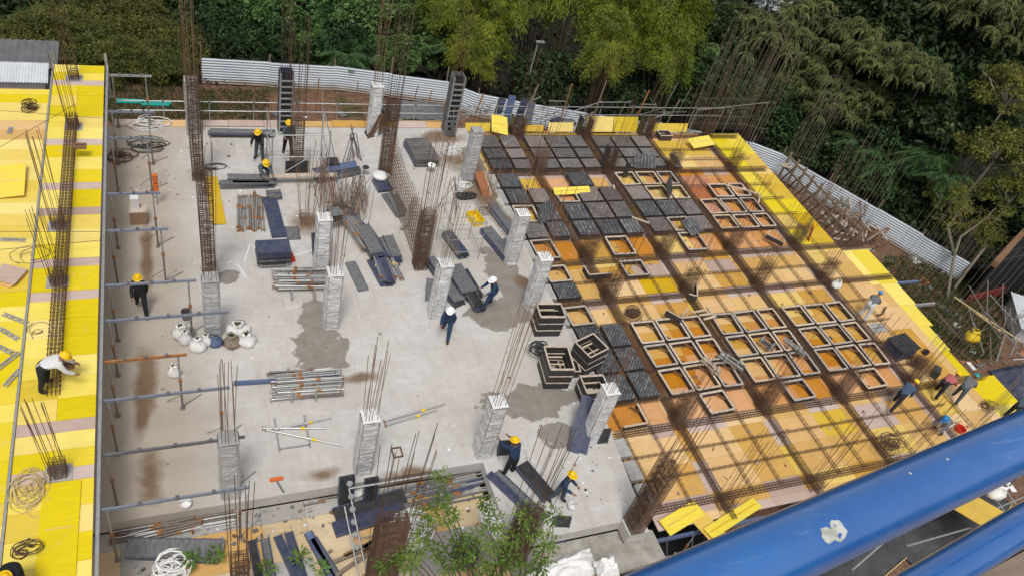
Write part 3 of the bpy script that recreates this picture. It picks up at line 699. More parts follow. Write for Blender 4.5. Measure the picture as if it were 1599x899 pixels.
# shear wall mat of thin bars at the far right corner and along the right edge
def bar_screen(p, q, z, n, h, label, hz=(.5,), r=.011, dx=(0, 0), name='rebar_screen', var=.25, mt='bar_tan'):
    p = Vector((*p, z)); q = Vector((*q, z)); c = (p + q) / 2; o = thing(name, label, 'rebar mat', c)
    for k in range(n):
        a = p.lerp(q, k / max(1, n - 1)) - c + Vector((rnd.uniform(-.05, .05), rnd.uniform(-.05, .05), 0))
        hh = h * rnd.uniform(1 - var, 1); put_bar('vertical_bar', a, a + Vector((dx[0] * hh + rnd.uniform(-.12, .12), dx[1] * hh + rnd.uniform(-.12, .12), hh)), r, mt, o, 4)
    for zz in hz: put_bar('tie_bar', p - c + Vector((0, 0, zz)), q - c + Vector((0, 0, zz)), r, mt, o, 4)
    return o
bar_screen((27.9, 33.9), (32.2, 33.9), DZ, 44, 7.6, 'wide screen of thin vertical bars at the far right corner of the deck', (.4, .9, 1.5, 2.1), .007, var=.45)
bar_screen((31.5, 33.8), (33.2, 33.2), DZ - .5, 16, 8.2, 'cluster of long bars just right of the far corner screen', (1.0,), .0075)
bar_screen((33.2, 30.8), (34.4, 30.0), DZ - .5, 14, 6.5, 'cluster of long thin bars rising outside the right guard fence', (1.0,), .0075)
bar_screen((33.8, 27.8), (36.0, 25.4), GZ, 18, 8.0, 'row of long bars rising past the timber pile', (1.5,), .0075)
bar_screen((34.3, 22.0), (36.5, 17.0), GZ, 22, 8.0, 'row of slender bars rising in front of the black shed', (1.5,), .0075)
bar_screen((29.0, 23.3), (29.5, 23.9), DZ, 10, 4.5, 'bars fanning up beside the red board on the yellow edge', (.4,), .0075)
bar_screen((32.1, 16.3), (33.0, 14.2), DZ, 12, 4.2, 'short bars standing behind the crouching workers', (.4,), .0075)
bar_screen((28.6, 10.8), (31.5, 12.2), DZ, 12, 3.5, 'slanting bars on the deck just above the blue handrail', (.4,), .0075)
# rebar wall between the two cages (x 8.9, y 23.5..29.4)
o = thing('rebar_wall', 'standing rusty reinforcement grid between two rebar cages on the slab', 'rebar wall', (8.95, 26.4, 0))
for s in (-.12, .12):
    for k in range(24):
        yy = -2.75 + 5.5 * k / 23; hh = 2.6 - .5 * math.sin((k / 23) * math.pi) * (1 if k > 10 else .7) + rnd.uniform(-.1, .1)
        link('vertical_bar', barmesh(hh, .011, 'rust_light', 4), o, (s, yy, 0))
    for k in range(11): put_bar('horizontal_bar', (s, -2.85, .15 + k * .19), (s, 2.85, .15 + k * .19), .008, 'rust', o, 4)
o = thing('leaning_plank', 'grey cement-stained plank leaning on the rebar wall', 'plank', at(628, 358, 0)); MB().beam((0, 0, 0), at(650, 308, 1.3) - at(628, 358, 0), .25, .05).build('plank_board', 'cement_grey', o); MB().box((0, 0, .04), (.2, .2, .02)).build('cleat', 'wood_old', o)

# ------------------------------------------------------------------ shoring beams between raised deck and floor
def prop(parent, x, y, z0, z1, mt='steel_galv', collar='rust_orange'):
    MB().bar((x, y, z0), (x, y, z0 + (z1 - z0) * .55), .035, 8, cap=True).build('outer_tube', mt, parent)
    MB().bar((x, y, z0 + (z1 - z0) * .55), (x, y, z1), .026, 8, cap=True).build('inner_tube', 'steel_galv', parent)
    MB().bar((x, y, z0 + (z1 - z0) * .53), (x, y, z0 + (z1 - z0) * .58), .055, 8, cap=True).build('collar', collar, parent)
    MB().box((x, y, z0 + .006), (.16, .16, .012)).build('base_plate', mt, parent)
for k, (y, x1, mt, px) in enumerate(((33.4, -.7, 'steel_galv', 0), (30.6, -.65, 'paint_blue', 0), (28.74, -.73, 'paint_blue', 0), (25.27, -.6, 'paint_blue', 0), (23.24, -.4, 'paint_blue', 0), (20.56, .35, 'paint_blue', 0), (19.0, 1.24, 'paint_blue', 0), (17.35, -.1, 'rust_orange', 0), (15.9, 1.0, 'paint_blue', 0), (14.07, 1.25, 'steel_dark', 0), (12.42, 1.2, 'paint_blue', 0))):
    o = thing('shoring_beam', f'{"grey" if mt.startswith("steel") else ("rusty" if mt=="rust_orange" else "blue")} steel beam reaching out from raised deck, {ORD[k]} from the far side', 'beam', (-2.35, y, LZ - .14), 0, 'shoring beams beside the raised deck')
    L = x1 + 2.35
    MB().box((L / 2, 0, 0), (L, .06, .085)).build('beam_body', 'beam_blue' if mt == 'paint_blue' else mt, o)
    for q in (.25, .5, .75): MB().box((L * q, 0, .07), (.09, .1, .03)).build('clip', 'steel_dark', o)
    if x1 > -1 and k not in (6,):
        prop(o, L - .25, 0, -(LZ - .14), -.06, 'pipe_brown')
        MB().bar((L - .25, 0, -2.45), (L + .35, .5, -2.54), .012, 5).build('tripod_leg', 'steel_dark', o); MB().bar((L - .25, 0, -1.9), (L - .7, .35, -2.54), .012, 5).build('tripod_leg', 'steel_dark', o)
    prop(o, .12, 0, -(LZ - .14), -.06, 'pipe_brown')
# thin lines (string and cable) over the raised deck
for k, (a, b) in enumerate((((0, 173), (160, 185)), ((0, 390), (160, 375)), ((0, 362), (162, 362)), ((0, 230), (118, 163)))):
    p, q = at(*a, LZ + .5), at(*b, LZ + .45); o = thing('string_line', f'thin taut line over the raised deck, {ORD[k]} of four', 'line', p, 0, 'lines over the raised deck')
    put_bar('line_cord', (0, 0, 0), q - p, .008, 'cable_dark', o, 4)
# ------------------------------------------------------------------ on the raised deck
o = cage('beam_cage', 'long rebar beam cage lying on the raised deck with a brown block on it', 'rebar beam', 'y', 16.3, 29.6, -3.55, .34, LZ + .04, LZ + .42, .16, 4, 'rebar on the raised deck', .014, .009)
for a, b, h, lab in ((-3.6, 32.8, 3.6, 'rebar starter bars at the far end of the raised deck'), (-3.5, 29.3, 3.4, 'rebar starter bars on the raised deck above the long cage end'), (-3.75, 23.4, 4.0, 'rebar starter bars beside the long cage, under the taut lines'), (-3.65, 20.7, 3.2, 'rebar starter bars where cage crosses the lower pink strip'), (-3.3, 13.6, 3.2, 'rebar starter bars with grey plate on the front pink strip'), (-4.2, 10.3, 3.0, 'rebar starter bars nearest the bottom left corner')):
    c = rebar_column(a, b, LZ, lab, .5, h, .34, .34, 9, .09, .04, 'rust', 'starter bars on the raised deck', lean=(-.06, .0))
    MB().box((0, 0, .01), (.62, .5, .02)).build('soffit_plate', 'cement_grey', c)
for k, (px, py, lab) in enumerate(((400 / 3.21, 230, 'small brown wooden block on the lying cage, upper'), (103, 571, 'small brown wooden block on the lying cage, beside the bent worker'))):
    p = at(px, py, LZ + .44); o = thing('wood_block', lab, 'block', p); MB().box((0, 0, .05), (.45, .3, .08)).build('block_body', 'wood_brown', o); MB().box((0, 0, .1), (.3, .05, .02)).build('tie_wire', 'rust', o)
def coil(px, py, z, r, n, rad, mt, name, label, cat, hgt=.15, flat=1.0, seed=1):
    rr = random.Random(seed); o = thing(name, label, cat, at(px, py, z)); 
    for q in range(3):
        pts = []; ph = rr.uniform(0, 6)
        for k in range(n * 10):
            t = k / 10 * 2 * math.pi + ph; e = r * (.55 + .45 * math.sin(t * .37 + q * 2 + ph)) + rr.uniform(-.02, .02)
            pts.append((math.cos(t) * e + rr.uniform(-.03, .03) + .25 * r * math.sin(t * .21), flat * math.sin(t) * e + .25 * r * math.cos(t * .17), rad + hgt * (.5 + .5 * math.sin(t * .61 + q))))
        MB().tube(pts, rad, 5).build('strand', mt, o, smooth=True)
    return o
coil(47, 171, LZ, .28, 7, .012, 'rust', 'wire_coil', 'tangled ball of rusty tie wire on the raised deck', 'wire coil', .3, .8, 3)
coil(45, 765, LZ, .42, 6, .012, 'rope', 'rope_pile', 'heap of yellow rope beside the front starter bars', 'rope', .12, 1.3, 4)
coil(70, 795, LZ, .5, 1, .011, 'rope', 'rope_pile', 'loose loop of yellow rope trailing toward the deck edge', 'rope', .03, .7, 5)
coil(40, 400, LZ, .6, 1, .007, 'cable_dark', 'cable_loop', 'thin dark cable looped on the raised deck near the plywood offcuts', 'cable', .03, .8, 6)
coil(55, 520, LZ, .5, 1, .007, 'cable_dark', 'cable_loop', 'thin dark cable looped near the small steel ladders', 'cable', .03, .9, 7)
for k, (px, py, n) in enumerate(((12, 432, 4),)):
    o = thing('plywood_offcuts', 'small pile of pale plywood offcuts on the raised deck', 'plywood pile', at(px, py, LZ))
    for q in range(n): MB().box((q * .02, 0, .02 + q * .035), (.75, .8 - q * .03, .03)).build('offcut', 'ply_pink' if q == n - 1 else 'ply_cream', o, rz=R(-35 + q * 3))
def ladderbit(px, py, z, L, rz, label, mt='steel_galv'):
    o = thing('steel_bracket', label, 'bracket', at(px, py, z), rz, 'steel brackets on the raised deck')
    for s in (-.05, .05): MB().box((0, s, .03), (L * .8, .035, .05)).build('side_rail', mt, o)
    for q in range(4): MB().box((-L * .4 + L * .8 * (q + .5) / 4, 0, .03), (.06, .07, .04)).build('rung', mt, o)
for k, (px, py, L, a) in enumerate(((24, 498, 1.0, -35), (14, 522, .9, -45), (12, 565, 1.0, 50), (20, 590, .8, 60), (5, 545, .8, -40), (16, 205, .5, 85), (20, 376, .9, -8))):
    ladderbit(px, py, LZ, L, R(a), f'small grey steel ladder bracket on the raised deck, {ORD[k]} of the scattered ones')
# bottom left starter wires
coil(40, 858, LZ, .35, 3, .012, 'rust', 'wire_coil', 'bent rusty hoops by the bottom left worker', 'wire coil', .2, .6, 9)

# ------------------------------------------------------------------ far guard rails and scaffold
def rail_run(p, q, zs, label, posts, base, r=.025, mt='steel_galv', group=None, name='guard_rail'):
    p = Vector((*p, base)); q = Vector((*q, base)); o = thing(name, label, 'guard rail', p)
    d = q - p
    for z in zs: put_bar('rail_tube', (0, 0, z - base), d + Vector((0, 0, z - base)), r, mt, o, 6)
    for k in range(posts):
        a = d * (k / max(1, posts - 1)); put_bar('post', a, a + Vector((0, 0, max(zs) - base + .12)), r, mt, o, 6)
        MB().box(tuple(a + Vector((0, 0, max(zs) - base))), (.09, .09, .09)).build('coupler', 'steel_dark', o)
    return o
rail_run((-2.3, 34.0), (13.3, 34.0), (.98, .5), 'two-pipe guard rail along the far edge of the concrete floor', 9, GZ)
rail_run((13.8, 34.2), (30.5, 34.4), (.85, .35), 'two-pipe guard rail behind the far edge of the waffle deck', 9, GZ)
rail_run((28.0, 33.6), (33.8, 34.6), (1.2,), 'single long pipe over the far right deck corner', 3, GZ)
for k, (x, y) in enumerate(((14.4, 34.6), (17.6, 34.9), (20.0, 34.8), (22.2, 35.0), (24.6, 34.8), (27.0, 35.0))):
    o = thing('raking_prop', f'slanting brown timber prop behind the far deck edge, {ORD[k]} from left', 'prop', (x, y, GZ), 0, 'raking props behind the deck')
    put_bar('pole', (0, 0, 0), (.5 + .3 * rnd.random(), .8 * rnd.random(), 4.2 + rnd.random()), .045, 'wood_old' if k % 2 else 'rust_orange', o, 6)
    put_bar('brace', (0, 0, 3.4), (-1.0, .2, 2.6), .03, 'steel_galv', o, 6)
for k, (px, py, rz, m_) in enumerate(((772, 172, 12, 'form_navy'), (790, 168, 8, 'paint_blue'), (806, 172, 15, 'form_navy'), (822, 178, 5, 'form_slate'))):
    o = thing('steel_formwork', f'blue steel form panel leaning on the far scaffold, {ORD[k]} from left', 'form panel', at(px, py + 22, -.3)); o.rotation_euler = (R(-14), R(rz), 0); o['group'] = 'panels on the far scaffold'
    MB().box((0, 0, .7), (.42, .05, 1.5)).build('sheet', m_, o)
    for q in range(4): MB().box((0, -.04, .15 + q * .36), (.4, .03, .04)).build('rib', 'paint_blue', o)
o = thing('scaffold_heap', 'criss-cross of thin scaffold pipes and braces behind the far deck edge', 'scaffold', (21, 34.8, GZ))
for k in range(34):
    p = Vector((rnd.uniform(-7, 8), rnd.uniform(-.3, 1.6), rnd.uniform(2.0, 3.4))); a = rnd.choice([0, 0, .5, -.5, 1.5]); L = rnd.uniform(1, 2.4); put_bar('pipe', p, p + Vector((math.cos(a) * L, .2 * rnd.uniform(-1, 1), math.sin(a) * L * .8)), .025, rnd.choice(['steel_galv', 'steel_galv', 'steel_dark', 'pipe_brown']), o, 5)
for k in range(14): p = Vector((rnd.uniform(-7, 7), rnd.uniform(0, 1.3), 2.2)); MB().box(tuple(p), (rnd.uniform(.4, 1.2), rnd.uniform(.2, .5), rnd.uniform(.1, .5)), Matrix.Rotation(rnd.uniform(-.5, .5), 3, 'Z')).build('board', rnd.choice(['form_navy', 'form_slate', 'wood_old', 'ply_grey', 'form_black']), o)
# pipe scaffold round the far column
o = thing('pipe_scaffold', 'light pipe scaffold round the brown rebar cage on the far floor', 'scaffold', (4.95, 30.1, 0))
for sx in (-1.15, 1.25):
    for sy in (-.9, .9): put_bar('post', (sx, sy, 0), (sx, sy, 2.6), .024, 'steel_galv', o, 6)
for zz in (.35, 1.3, 2.4):
    for sy in (-.9, .9): put_bar('ledger', (-1.25, sy, zz), (1.35, sy, zz), .022, 'steel_galv', o, 6)
    for sx in (-1.15, 1.25): put_bar('transom', (sx, -1, zz), (sx, 1, zz), .022, 'steel_galv', o, 6)
for a, b in (((-1.15, -.9, .1), (1.25, -.9, 1.9)), ((1.25, -.9, .1), (1.25, .9, 2.3)), ((1.3, .9, 2.4), (1.9, .7, .0))): put_bar('brace', a, b, .02, 'steel_galv', o, 6)
MB().box((.2, -1.05, .42), (2.9, .28, .05)).build('walk_plank', 'wood_rim', o); MB().box((0, -.3, .2), (1.0, .06, .9)).build('base_form', 'form_black', o)
def column_form(x, y, label, h, z=0, mt='form_navy', w=.55):
    o = thing('column_form', label, 'column form', (x, y, z))
    for k, (c, d) in enumerate((((-w / 2, 0, h / 2), (.06, w, h)), ((w / 2, 0, h / 2), (.06, w, h)), ((0, w / 2, h / 2), (w - .06, .06, h)))): MB().box(c, d).build('side_panel', mt, o)
    for sx in (-w / 2, w / 2): MB().box((sx, -w / 2 - .03, h / 2), (.07, .05, h)).build('flange', 'steel_galv', o)
    for k in range(int(h / .3)): MB().box((0, -w / 2 - .03, .15 + k * .3), (w - .08, .04, .07)).build('rung', 'steel_galv', o)
    MB().box((0, -.05, h / 2), (w - .12, .05, h - .05)).build('inner_face', 'form_black', o)
    starters(o, w * .6, w * .6, 8, 0, h + 4.0, .05, 'rust'); return o
column_form(4.85, 33.1, 'blue ladder-like column form on the far edge left of the white column', 3.2)
column_form(13.0, 33.2, 'dark ladder-like column form on the far edge near the yellow sheets', 3.2, mt='form_slate')
for k in range(9):
    a = rnd.uniform(-.25, .25); o = thing('loose_pipe', 'grey pipe or strut propped round the foot of the dark far column form', 'pipe', (13.0 + a, 32.7, 0), 0, 'struts at the dark far form'); put_bar('pipe_tube', (0, 0, 0), (rnd.uniform(-.3, .3), .3, 1.3 + rnd.random() * .5), .03, 'steel_dark', o, 6); MB().box((0, 0, .02), (.1, .1, .03)).build('foot_plate', 'steel_dark', o)

# ------------------------------------------------------------------ form panels and boards on the floor
def form_panel(px, py, z, L, w, rz, label, mt='form_navy', th=.08, ribs=4, tilt=(0, 0), frame='form_rail'):
    o = thing('steel_formwork', label, 'form panel', at(px, py, z)); o.rotation_euler = (tilt[0], tilt[1], rz)
    MB().box((0, 0, th / 2), (w, L, th)).build('sheet', mt, o)
    for s in (-1, 1): MB().box((s * (w / 2), 0, th / 2 + .008), (.035, L, th + .03)).build('side_rail', frame, o)
    for k in range(ribs): MB().box((0, -L / 2 + L * (k + .5) / ribs, th + .012), (w - .04, .035, .025)).build('rib', frame, o)
    return o
def panel_pile(px, py, z, L, w, n, rz, label, mts, jit=.12, th=.07):
    o = thing('form_pile', label, 'panel pile', at(px, py, z), rz)
    for k in range(n):
        b = MB().box((0, 0, th / 2), (w, L * rnd.uniform(.85, 1), th)).build('panel', rnd.choice(mts), o, loc=(rnd.uniform(-jit, jit), rnd.uniform(-jit, jit), k * (th + .01)), rz=R(rnd.uniform(-3, 3)))
        for s in (-1, 1): MB().box((s * w / 2, 0, th / 2), (.03, L * .95, th + .008)).build('edge_rail', rnd.choice(['form_rail', 'form_slate', 'steel_dark']), b)
    return o
NB = ['form_navy', 'form_black', 'form_slate']
panel_pile(394, 287, 0, 2.0, .35, 4, R(88), 'pile of dark form boards in front of the crouching worker', ['form_slate', 'form_black'], .1)
panel_pile(380, 292, 0, 2.1, .3, 3, R(92), 'lower layer of dark boards beside the crouching worker pile', ['form_slate', 'form_black'], .1)
panel_pile(377, 210, 0, 2.9, .3, 4, R(90), 'flat pile of blue boards on the far floor by the edge', ['form_navy', 'form_slate'], .25)
form_panel(428, 340, 0, 2.6, .55, R(2), 'long blue ribbed form panel leading to the blue stack on legs', 'form_navy', .09, 7)
form_panel(428, 305, .1, .5, .55, R(2), 'short dark panel lying at the far end of the blue ribbed panel', 'form_slate', .1, 1)
form_panel(457, 365, 0, .8, .5, R(0), 'small dark double panel lying near the blue stack on legs', 'form_slate', .05, 0)
o = thing('form_stack', 'stack of blue and black form panels on a steel frame with legs', 'panel stack', at(427, 412, 0))
for sx in (-.5, .5):
    for sy in (-.2, .35): MB().box((sx, sy, .3), (.06, .06, .6)).build('leg', 'steel_galv', o)
for k in range(6): MB().box((rnd.uniform(-.03, .03), .1, .3 + k * .1), (1.25, .75, .085)).build('panel', ['form_black', 'form_slate', 'form_black', 'form_navy', 'form_navy', 'form_navy'][k], o)
MB().box((0, -.24, .12), (1.15, .05, .05)).build('cross_bar', 'steel_galv', o)
panel_pile(557, 432, 0, 1.7, .4, 1, R(8), 'dark panel lying flat, left of the long blue panel pile', ['form_slate'], .0)
panel_pile(585, 425, 0, 1.6, .35, 1, R(8), 'weathered blue board lying right of a dark flat panel', ['form_navy'])
panel_pile(578, 385, 0, 2.1, .55, 5, R(10), 'pile of blue and black panels at the centre of the floor', NB)
panel_pile(600, 425, 0, 1.5, .3, 4, R(4), 'narrow pile of blue boards under the diagonal props', ['form_navy', 'paint_blue', 'form_slate'])
panel_pile(525, 274, 0, 2.2, .45, 5, R(-72), 'pile of blue panels near the scaffold with a black ring on it', ['form_navy', 'paint_blue'], .08)
panel_pile(597, 290, 0, .9, .7, 2, R(8), 'blue ribbed panels under the white helmet-shaped sack', ['form_navy'])
panel_pile(617, 322, 0, 1.7, .5, 2, R(10), 'dark panel with white edge strips beside the rebar wall', ['form_slate'])
panel_pile(657, 243, 0, 1.9, 1.15, 5, R(4), 'thick stack of grey-black boards behind the rebar wall', ['lid_dusty'], .03)
panel_pile(708, 385, 0, 1.6, .35, 4, R(12), 'pile of dark boards inside the light pipe frame', NB)
panel_pile(775, 385, 0, 2.2, .5, 2, R(14), 'long dark plank pile at the foot of the slab edge column', ['form_slate'], .03, .15)
panel_pile(783, 345, 0, 2.2, .4, 2, R(12), 'dark bent sheets beside the slab edge near the yellow tray', ['form_slate', 'form_black'])
panel_pile(722, 445, 0, 1.7, .7, 5, R(10), 'pile of black form panels beside the worker with raised foot', ['form_slate', 'form_black'], .15)
panel_pile(735, 465, 0, 1.6, .45, 4, R(8), 'pile of ribbed blue-black panels under the raised foot', ['form_navy', 'form_black'], .1)
form_panel(497, 398, 0, 1.9, .45, R(4), 'dark shutter leaning on the white column behind the prop rack', 'form_black', .06, 0, (R(66), 0))
form_panel(798, 398, 0, 1.6, .4, R(24), 'dark shutter leaning at the foot of the slab edge column', 'form_slate', .06, 0, (R(20), 0))
panel_pile(548, 345, 0, 1.8, .5, 4, R(20), 'dark frames heaped under the reinforcement bars', ['form_navy', 'form_black', 'form_slate'], .15)
panel_pile(610, 395, 0, 1.5, .4, 4, R(6), 'ribbed blue-black frames right of the central prop bundle', ['form_navy', 'form_slate'], .12)
panel_pile(705, 462, 0, 1.3, .5, 3, R(20), 'dark frames lying just behind the walking worker', ['form_black', 'form_slate'], .12)
panel_pile(678, 425, 0, 1.1, .3, 5, R(12), 'small upright bundle of dark boards left of the white column', ['form_slate', 'form_black'], .06)
form_panel(672, 468, 0, 1.7, .4, R(-14), 'blue panel leaning against the white column next to the walking worker', 'form_slate', .06, 0, (R(38), 0))
form_panel(905, 665, .55, 2.2, .4, R(-30), 'blue ribbed panel leaning on the front right wrapped column', 'form_navy', .07, 6, (R(42), 0))
form_panel(915, 672, .5, 2.2, .4, R(-28), 'second blue panel leaning on the front right wrapped column', 'form_navy', .07, 6, (R(44), 0))
form_panel(940, 690, 0, 1.3, .35, R(-4), 'narrow black panel standing against the front right column', 'form_black', .05, 0, (R(78), 0))
form_panel(835, 752, .05, 1.5, .5, R(20), 'black rectangular panel lying between two workers in front', 'form_black', .1, 0)
form_panel(787, 708, .0, 1.2, .5, R(-5), 'black panel the worker in yellow helmet holds at the column', 'form_black', .06, 0, (R(75), 0))
form_panel(875, 828, FZ + .3, 1.2, .45, R(-15), 'black panel standing against the front slab edge', 'form_black', .06, 0, (R(70), 0))
form_panel(540, 765, FZ + .5, 1.35, .45, R(2), 'left black panel standing on end at the front column', 'form_black', .1, 0, (R(80), 0))
form_panel(578, 765, FZ + .5, 1.2, .4, R(2), 'right black panel standing on end at the front column', 'form_black', .1, 0, (R(80), 0))
form_panel(578, 790, FZ, 2.3, .45, R(-83), 'upper of two long navy panels lying on the front deck', 'form_black', .12, 0)
form_panel(578, 812, FZ, 2.3, .45, R(-83), 'lower of two long navy panels lying on the front deck', 'form_navy', .12, 0)
panel_pile(275, 862, FZ, 2.6, .55, 3, R(-104), 'long blue-grey film-covered panel bundle in the lower left', ['form_slate', 'form_slate'], .03, .1)
for k, (px, py, L, a, m_) in enumerate(((400, 880, 1.5, 4, 'form_black'), (420, 880, 1.6, 2, 'form_slate'), (448, 870, 1.5, 14, 'form_navy'), (462, 868, 1.6, 8, 'form_navy'), (500, 868, 1.7, 16, 'paint_blue'), (508, 872, 1.5, 20, 'form_slate'), (800, 775, 2.2, 28, 'form_navy'), (812, 772, 2.2, 28, 'form_slate'), (725, 762, 1.4, -75, 'form_navy'))):
    form_panel(px, py, FZ if px < 760 else .02, L, .22, R(a), f'narrow blue steel strip panel in front, {ORD[k]} from left', m_, .06, 0)
for k in range(5):
    o = thing('leaning_board', 'dark rust-edged board leaning on the white far column', 'board', at(572 + k * 4, 212 - k, 0), 0, 'boards leaning on the far column'); MB().beam((0, 0, 0), (.5, .1, 1.25), .5, .03).build('sheet', 'wood_old' if k % 2 else 'form_black', o); MB().beam((0, -.26, .02), (.5, -.16, 1.27), .03, .05).build('edge_strip', 'wood_brown', o)
# ------------------------------------------------------------------ steel props
def prop_thing(p, q, label, group, mt='steel_galv', collar='yellow_plastic'):
    p = Vector(p); q = Vector(q); o = thing('steel_prop', label, 'prop', p, 0, group); d = q - p; o.rotation_euler = d.to_track_quat('Z', 'Y').to_euler(); L = round(d.length, 1)
    link('outer_tube', cached(('po', L, mt), lambda: MB().bar((0, 0, 0), (0, 0, L * .62), .033, 7, cap=True).mesh('outer_tube', mt)), o)
    link('inner_tube', cached(('pi', L), lambda: MB().bar((0, 0, L * .62), (0, 0, L), .024, 7, cap=True).mesh('inner_tube', 'steel_galv')), o)
    link('collar', cached(('pc', L, collar), lambda: MB().bar((0, 0, L * .6), (0, 0, L * .66), .05, 8, cap=True).mesh('collar', collar)), o)
    link('end_plate', cached(('pe',), lambda: MB().box((0, 0, 0), (.13, .13, .012)).mesh('end_plate', 'rust_orange')), o)
def bundle(pa, pb, w, n, layers, label, group, z=0, mt='steel_galv', collar='rust_orange', fan=.08):
    a, b = at(*pa, z), at(*pb, z); d = (b - a).normalized(); s = Vector((-d.y, d.x, 0)); k = 0
    for l in range(layers):
        for i in range(n):
            off = s * (w * (i / (n - 1) - .5)); dz = Vector((0, 0, .04 + l * .075)); j = d * rnd.uniform(-.15, .15)
            p, q = a + off + j + dz, b + off * (1 + fan) + s * rnd.uniform(-fan, fan) + j + dz
            if rnd.random() < .5: p, q = q, p
            prop_thing(p, q, label, group, mt if rnd.random() < .8 else 'pipe_brown', collar); k += 1
bundle((390, 308), (390, 360), .95, 11, 2, 'steel prop in the upright bundle below the crouching worker', 'props below the crouching worker')
bundle((428, 438), (512, 436), 1.0, 8, 3, 'steel prop in the crosswise rack left of the white column', 'props left of the white column', .15)
bundle((425, 605), (530, 598), 1.05, 8, 3, 'steel prop in the crosswise rack near the blue beam end', 'props near the blue beam end', .12)
bundle((585, 375), (612, 437), .7, 7, 3, 'steel prop in the slanting bundle at the floor centre', 'props at the floor centre', .02, collar='rope')
bundle((535, 330), (575, 390), .5, 6, 1, 'steel prop leaning over the central reinforcement pile', 'props over the reinforcement pile', .3)
bundle((180, 833), (370, 800), .6, 7, 2, 'brown scaffold tube in the long heap along the front slab step', 'tubes along the front step', FZ, 'pipe_brown')
bundle((205, 842), (310, 815), .3, 4, 1, 'short brown scaffold tube in the front heap', 'short tubes in the front heap', FZ + .12, 'pipe_brown')
bundle((475, 778), (525, 768), .5, 6, 1, 'short grey scaffold tube beside the black upright panel', 'short tubes by the black panel', FZ, 'pipe_brown')
bundle((585, 790), (770, 750), .9, 10, 1, 'grey scaffold tube laid on the front deck below the slab step', 'tubes on the front deck', FZ + .02, 'steel_dark')
for k, (px, py) in enumerate(((455, 470), (490, 470), (455, 628), (492, 625))):
    o = thing('prop_cradle', f'small grey steel cradle under a prop rack, {ORD[k]} of four', 'cradle', at(px, py - 4, 0), 0, 'cradles under the prop racks'); MB().box((0, .4, .03), (.06, 1.1, .05)).build('base_bar', 'steel_galv', o)
    for s in (-.12, .92): MB().box((0, s, .3), (.05, .05, .6)).build('upright', 'steel_galv', o)
for k, (a, b) in enumerate((((427, 670), (518, 652)), ((410, 668), (508, 668)), ((415, 670), (535, 695)), ((600, 658), (695, 630)), ((602, 664), (682, 640)))):
    prop_thing(at(*a, .06), at(*b, .06), ['lone prop with yellow collar lying topmost on the small frame', 'lone prop lying level across the small frame', 'lone prop slanting over the small frame', 'upper of two lone props lying by the centre front column', 'lower of two lone props lying by the centre front column'][k], None)
o = thing('small_rack', 'low grey steel rack lying flat with three loose props on it', 'rack', at(458, 680, 0))
for sx in (-.5, .45): MB().box((sx, .1, .03), (.05, 1.3, .05)).build('side_rail', 'steel_galv', o)
for sy in (-.45, .3): MB().box((0, sy, .035), (.95, .04, .04)).build('cross_rail', 'steel_galv', o)
for k, (a, b, lab) in enumerate((((365, 598), (530, 588), 'long blue beam running under the front rack of props'),)):
    o = thing('steel_beam', lab, 'beam', at(*a, .08)); d = at(*b, .08) - at(*a, .08); MB().beam((0, 0, 0), d, .12, .12).build('beam_body', 'paint_blue', o); MB().box((.06, 0, .0), (.02, .16, .14)).build('end_plate', 'form_navy', o)
# reinforcement pile at the centre (many loose bars)
o = thing('reinforcement_pile', 'spiky pile of loose rusty bars and hoops at the floor centre', 'rebar pile', at(540, 345, 0))
for k in range(90):
    a = Vector((rnd.uniform(-1.0, .9), rnd.uniform(-.6, 1.4), rnd.uniform(.02, .3))); an = R(rnd.gauss(70, 22)); L = rnd.uniform(.8, 2.0)
    put_bar('bar', a, a + Vector((math.cos(an) * L * .5, math.sin(an) * L, rnd.uniform(.2, 1.1))), .013, rnd.choice(['rust', 'rust_light', 'steel_dark']), o, 4)
for k in range(5): MB().tube([(rnd.uniform(-.8, .6) + .3 * math.cos(t), rnd.uniform(.1, .2) + .3 * math.sin(t), .3 + .1 * k) for t in np.linspace(0, 6, 10)], .01, 4).build('hoop', 'rust', o)
o = thing('dark_crate', 'small dark box tilted on the reinforcement pile', 'box', at(520, 340, .6)); o.rotation_euler = (R(10), R(8), R(20)); MB().box((0, 0, .18), (.5, .45, .36)).build('crate_body', 'form_black', o); MB().box((0, 0, .37), (.52, .47, .02)).build('lid', 'form_slate', o)
o = thing('dark_crate', 'small dark open box beside the far rusty bars', 'box', at(518, 265, .0)); MB().box((0, 0, .25), (.55, .5, .5)).build('crate_body', 'form_black', o); MB().box((-.28, 0, .4), (.03, .5, .9)).build('back_board', 'form_slate', o)
o = thing('dark_crate', 'small dark crate at the foot of a white column beside props', 'box', at(503, 415, .0)); MB().box((0, -.1, .2), (.45, .35, .4)).build('crate_body', 'form_black', o); MB().box((0, -.1, .41), (.47, .37, .02)).build('lid', 'form_slate', o)
for k, (px, py, n) in enumerate(((545, 250, 9), (500, 300, 10), (555, 320, 12), (700, 330, 8))):
    o = thing('leaning_bars', ['small tepee of grey pipes beside the far dark box', 'bars leaning over the left of the reinforcement pile', 'bars leaning over the right of the reinforcement pile', 'bars leaning behind the near end of the rebar wall'][k], 'bar bundle', at(px, py, 0))
    for q in range(n):
        a = Vector((rnd.uniform(-.6, .6), rnd.uniform(-.4, .4), .02)); put_bar('bar', a, Vector((rnd.uniform(-.15, .25), rnd.uniform(0, .3), rnd.uniform(1.2, 2.0))), .014 if k else .022, rnd.choice(['steel_dark', 'rust_light', 'pipe_brown']), o, 5)
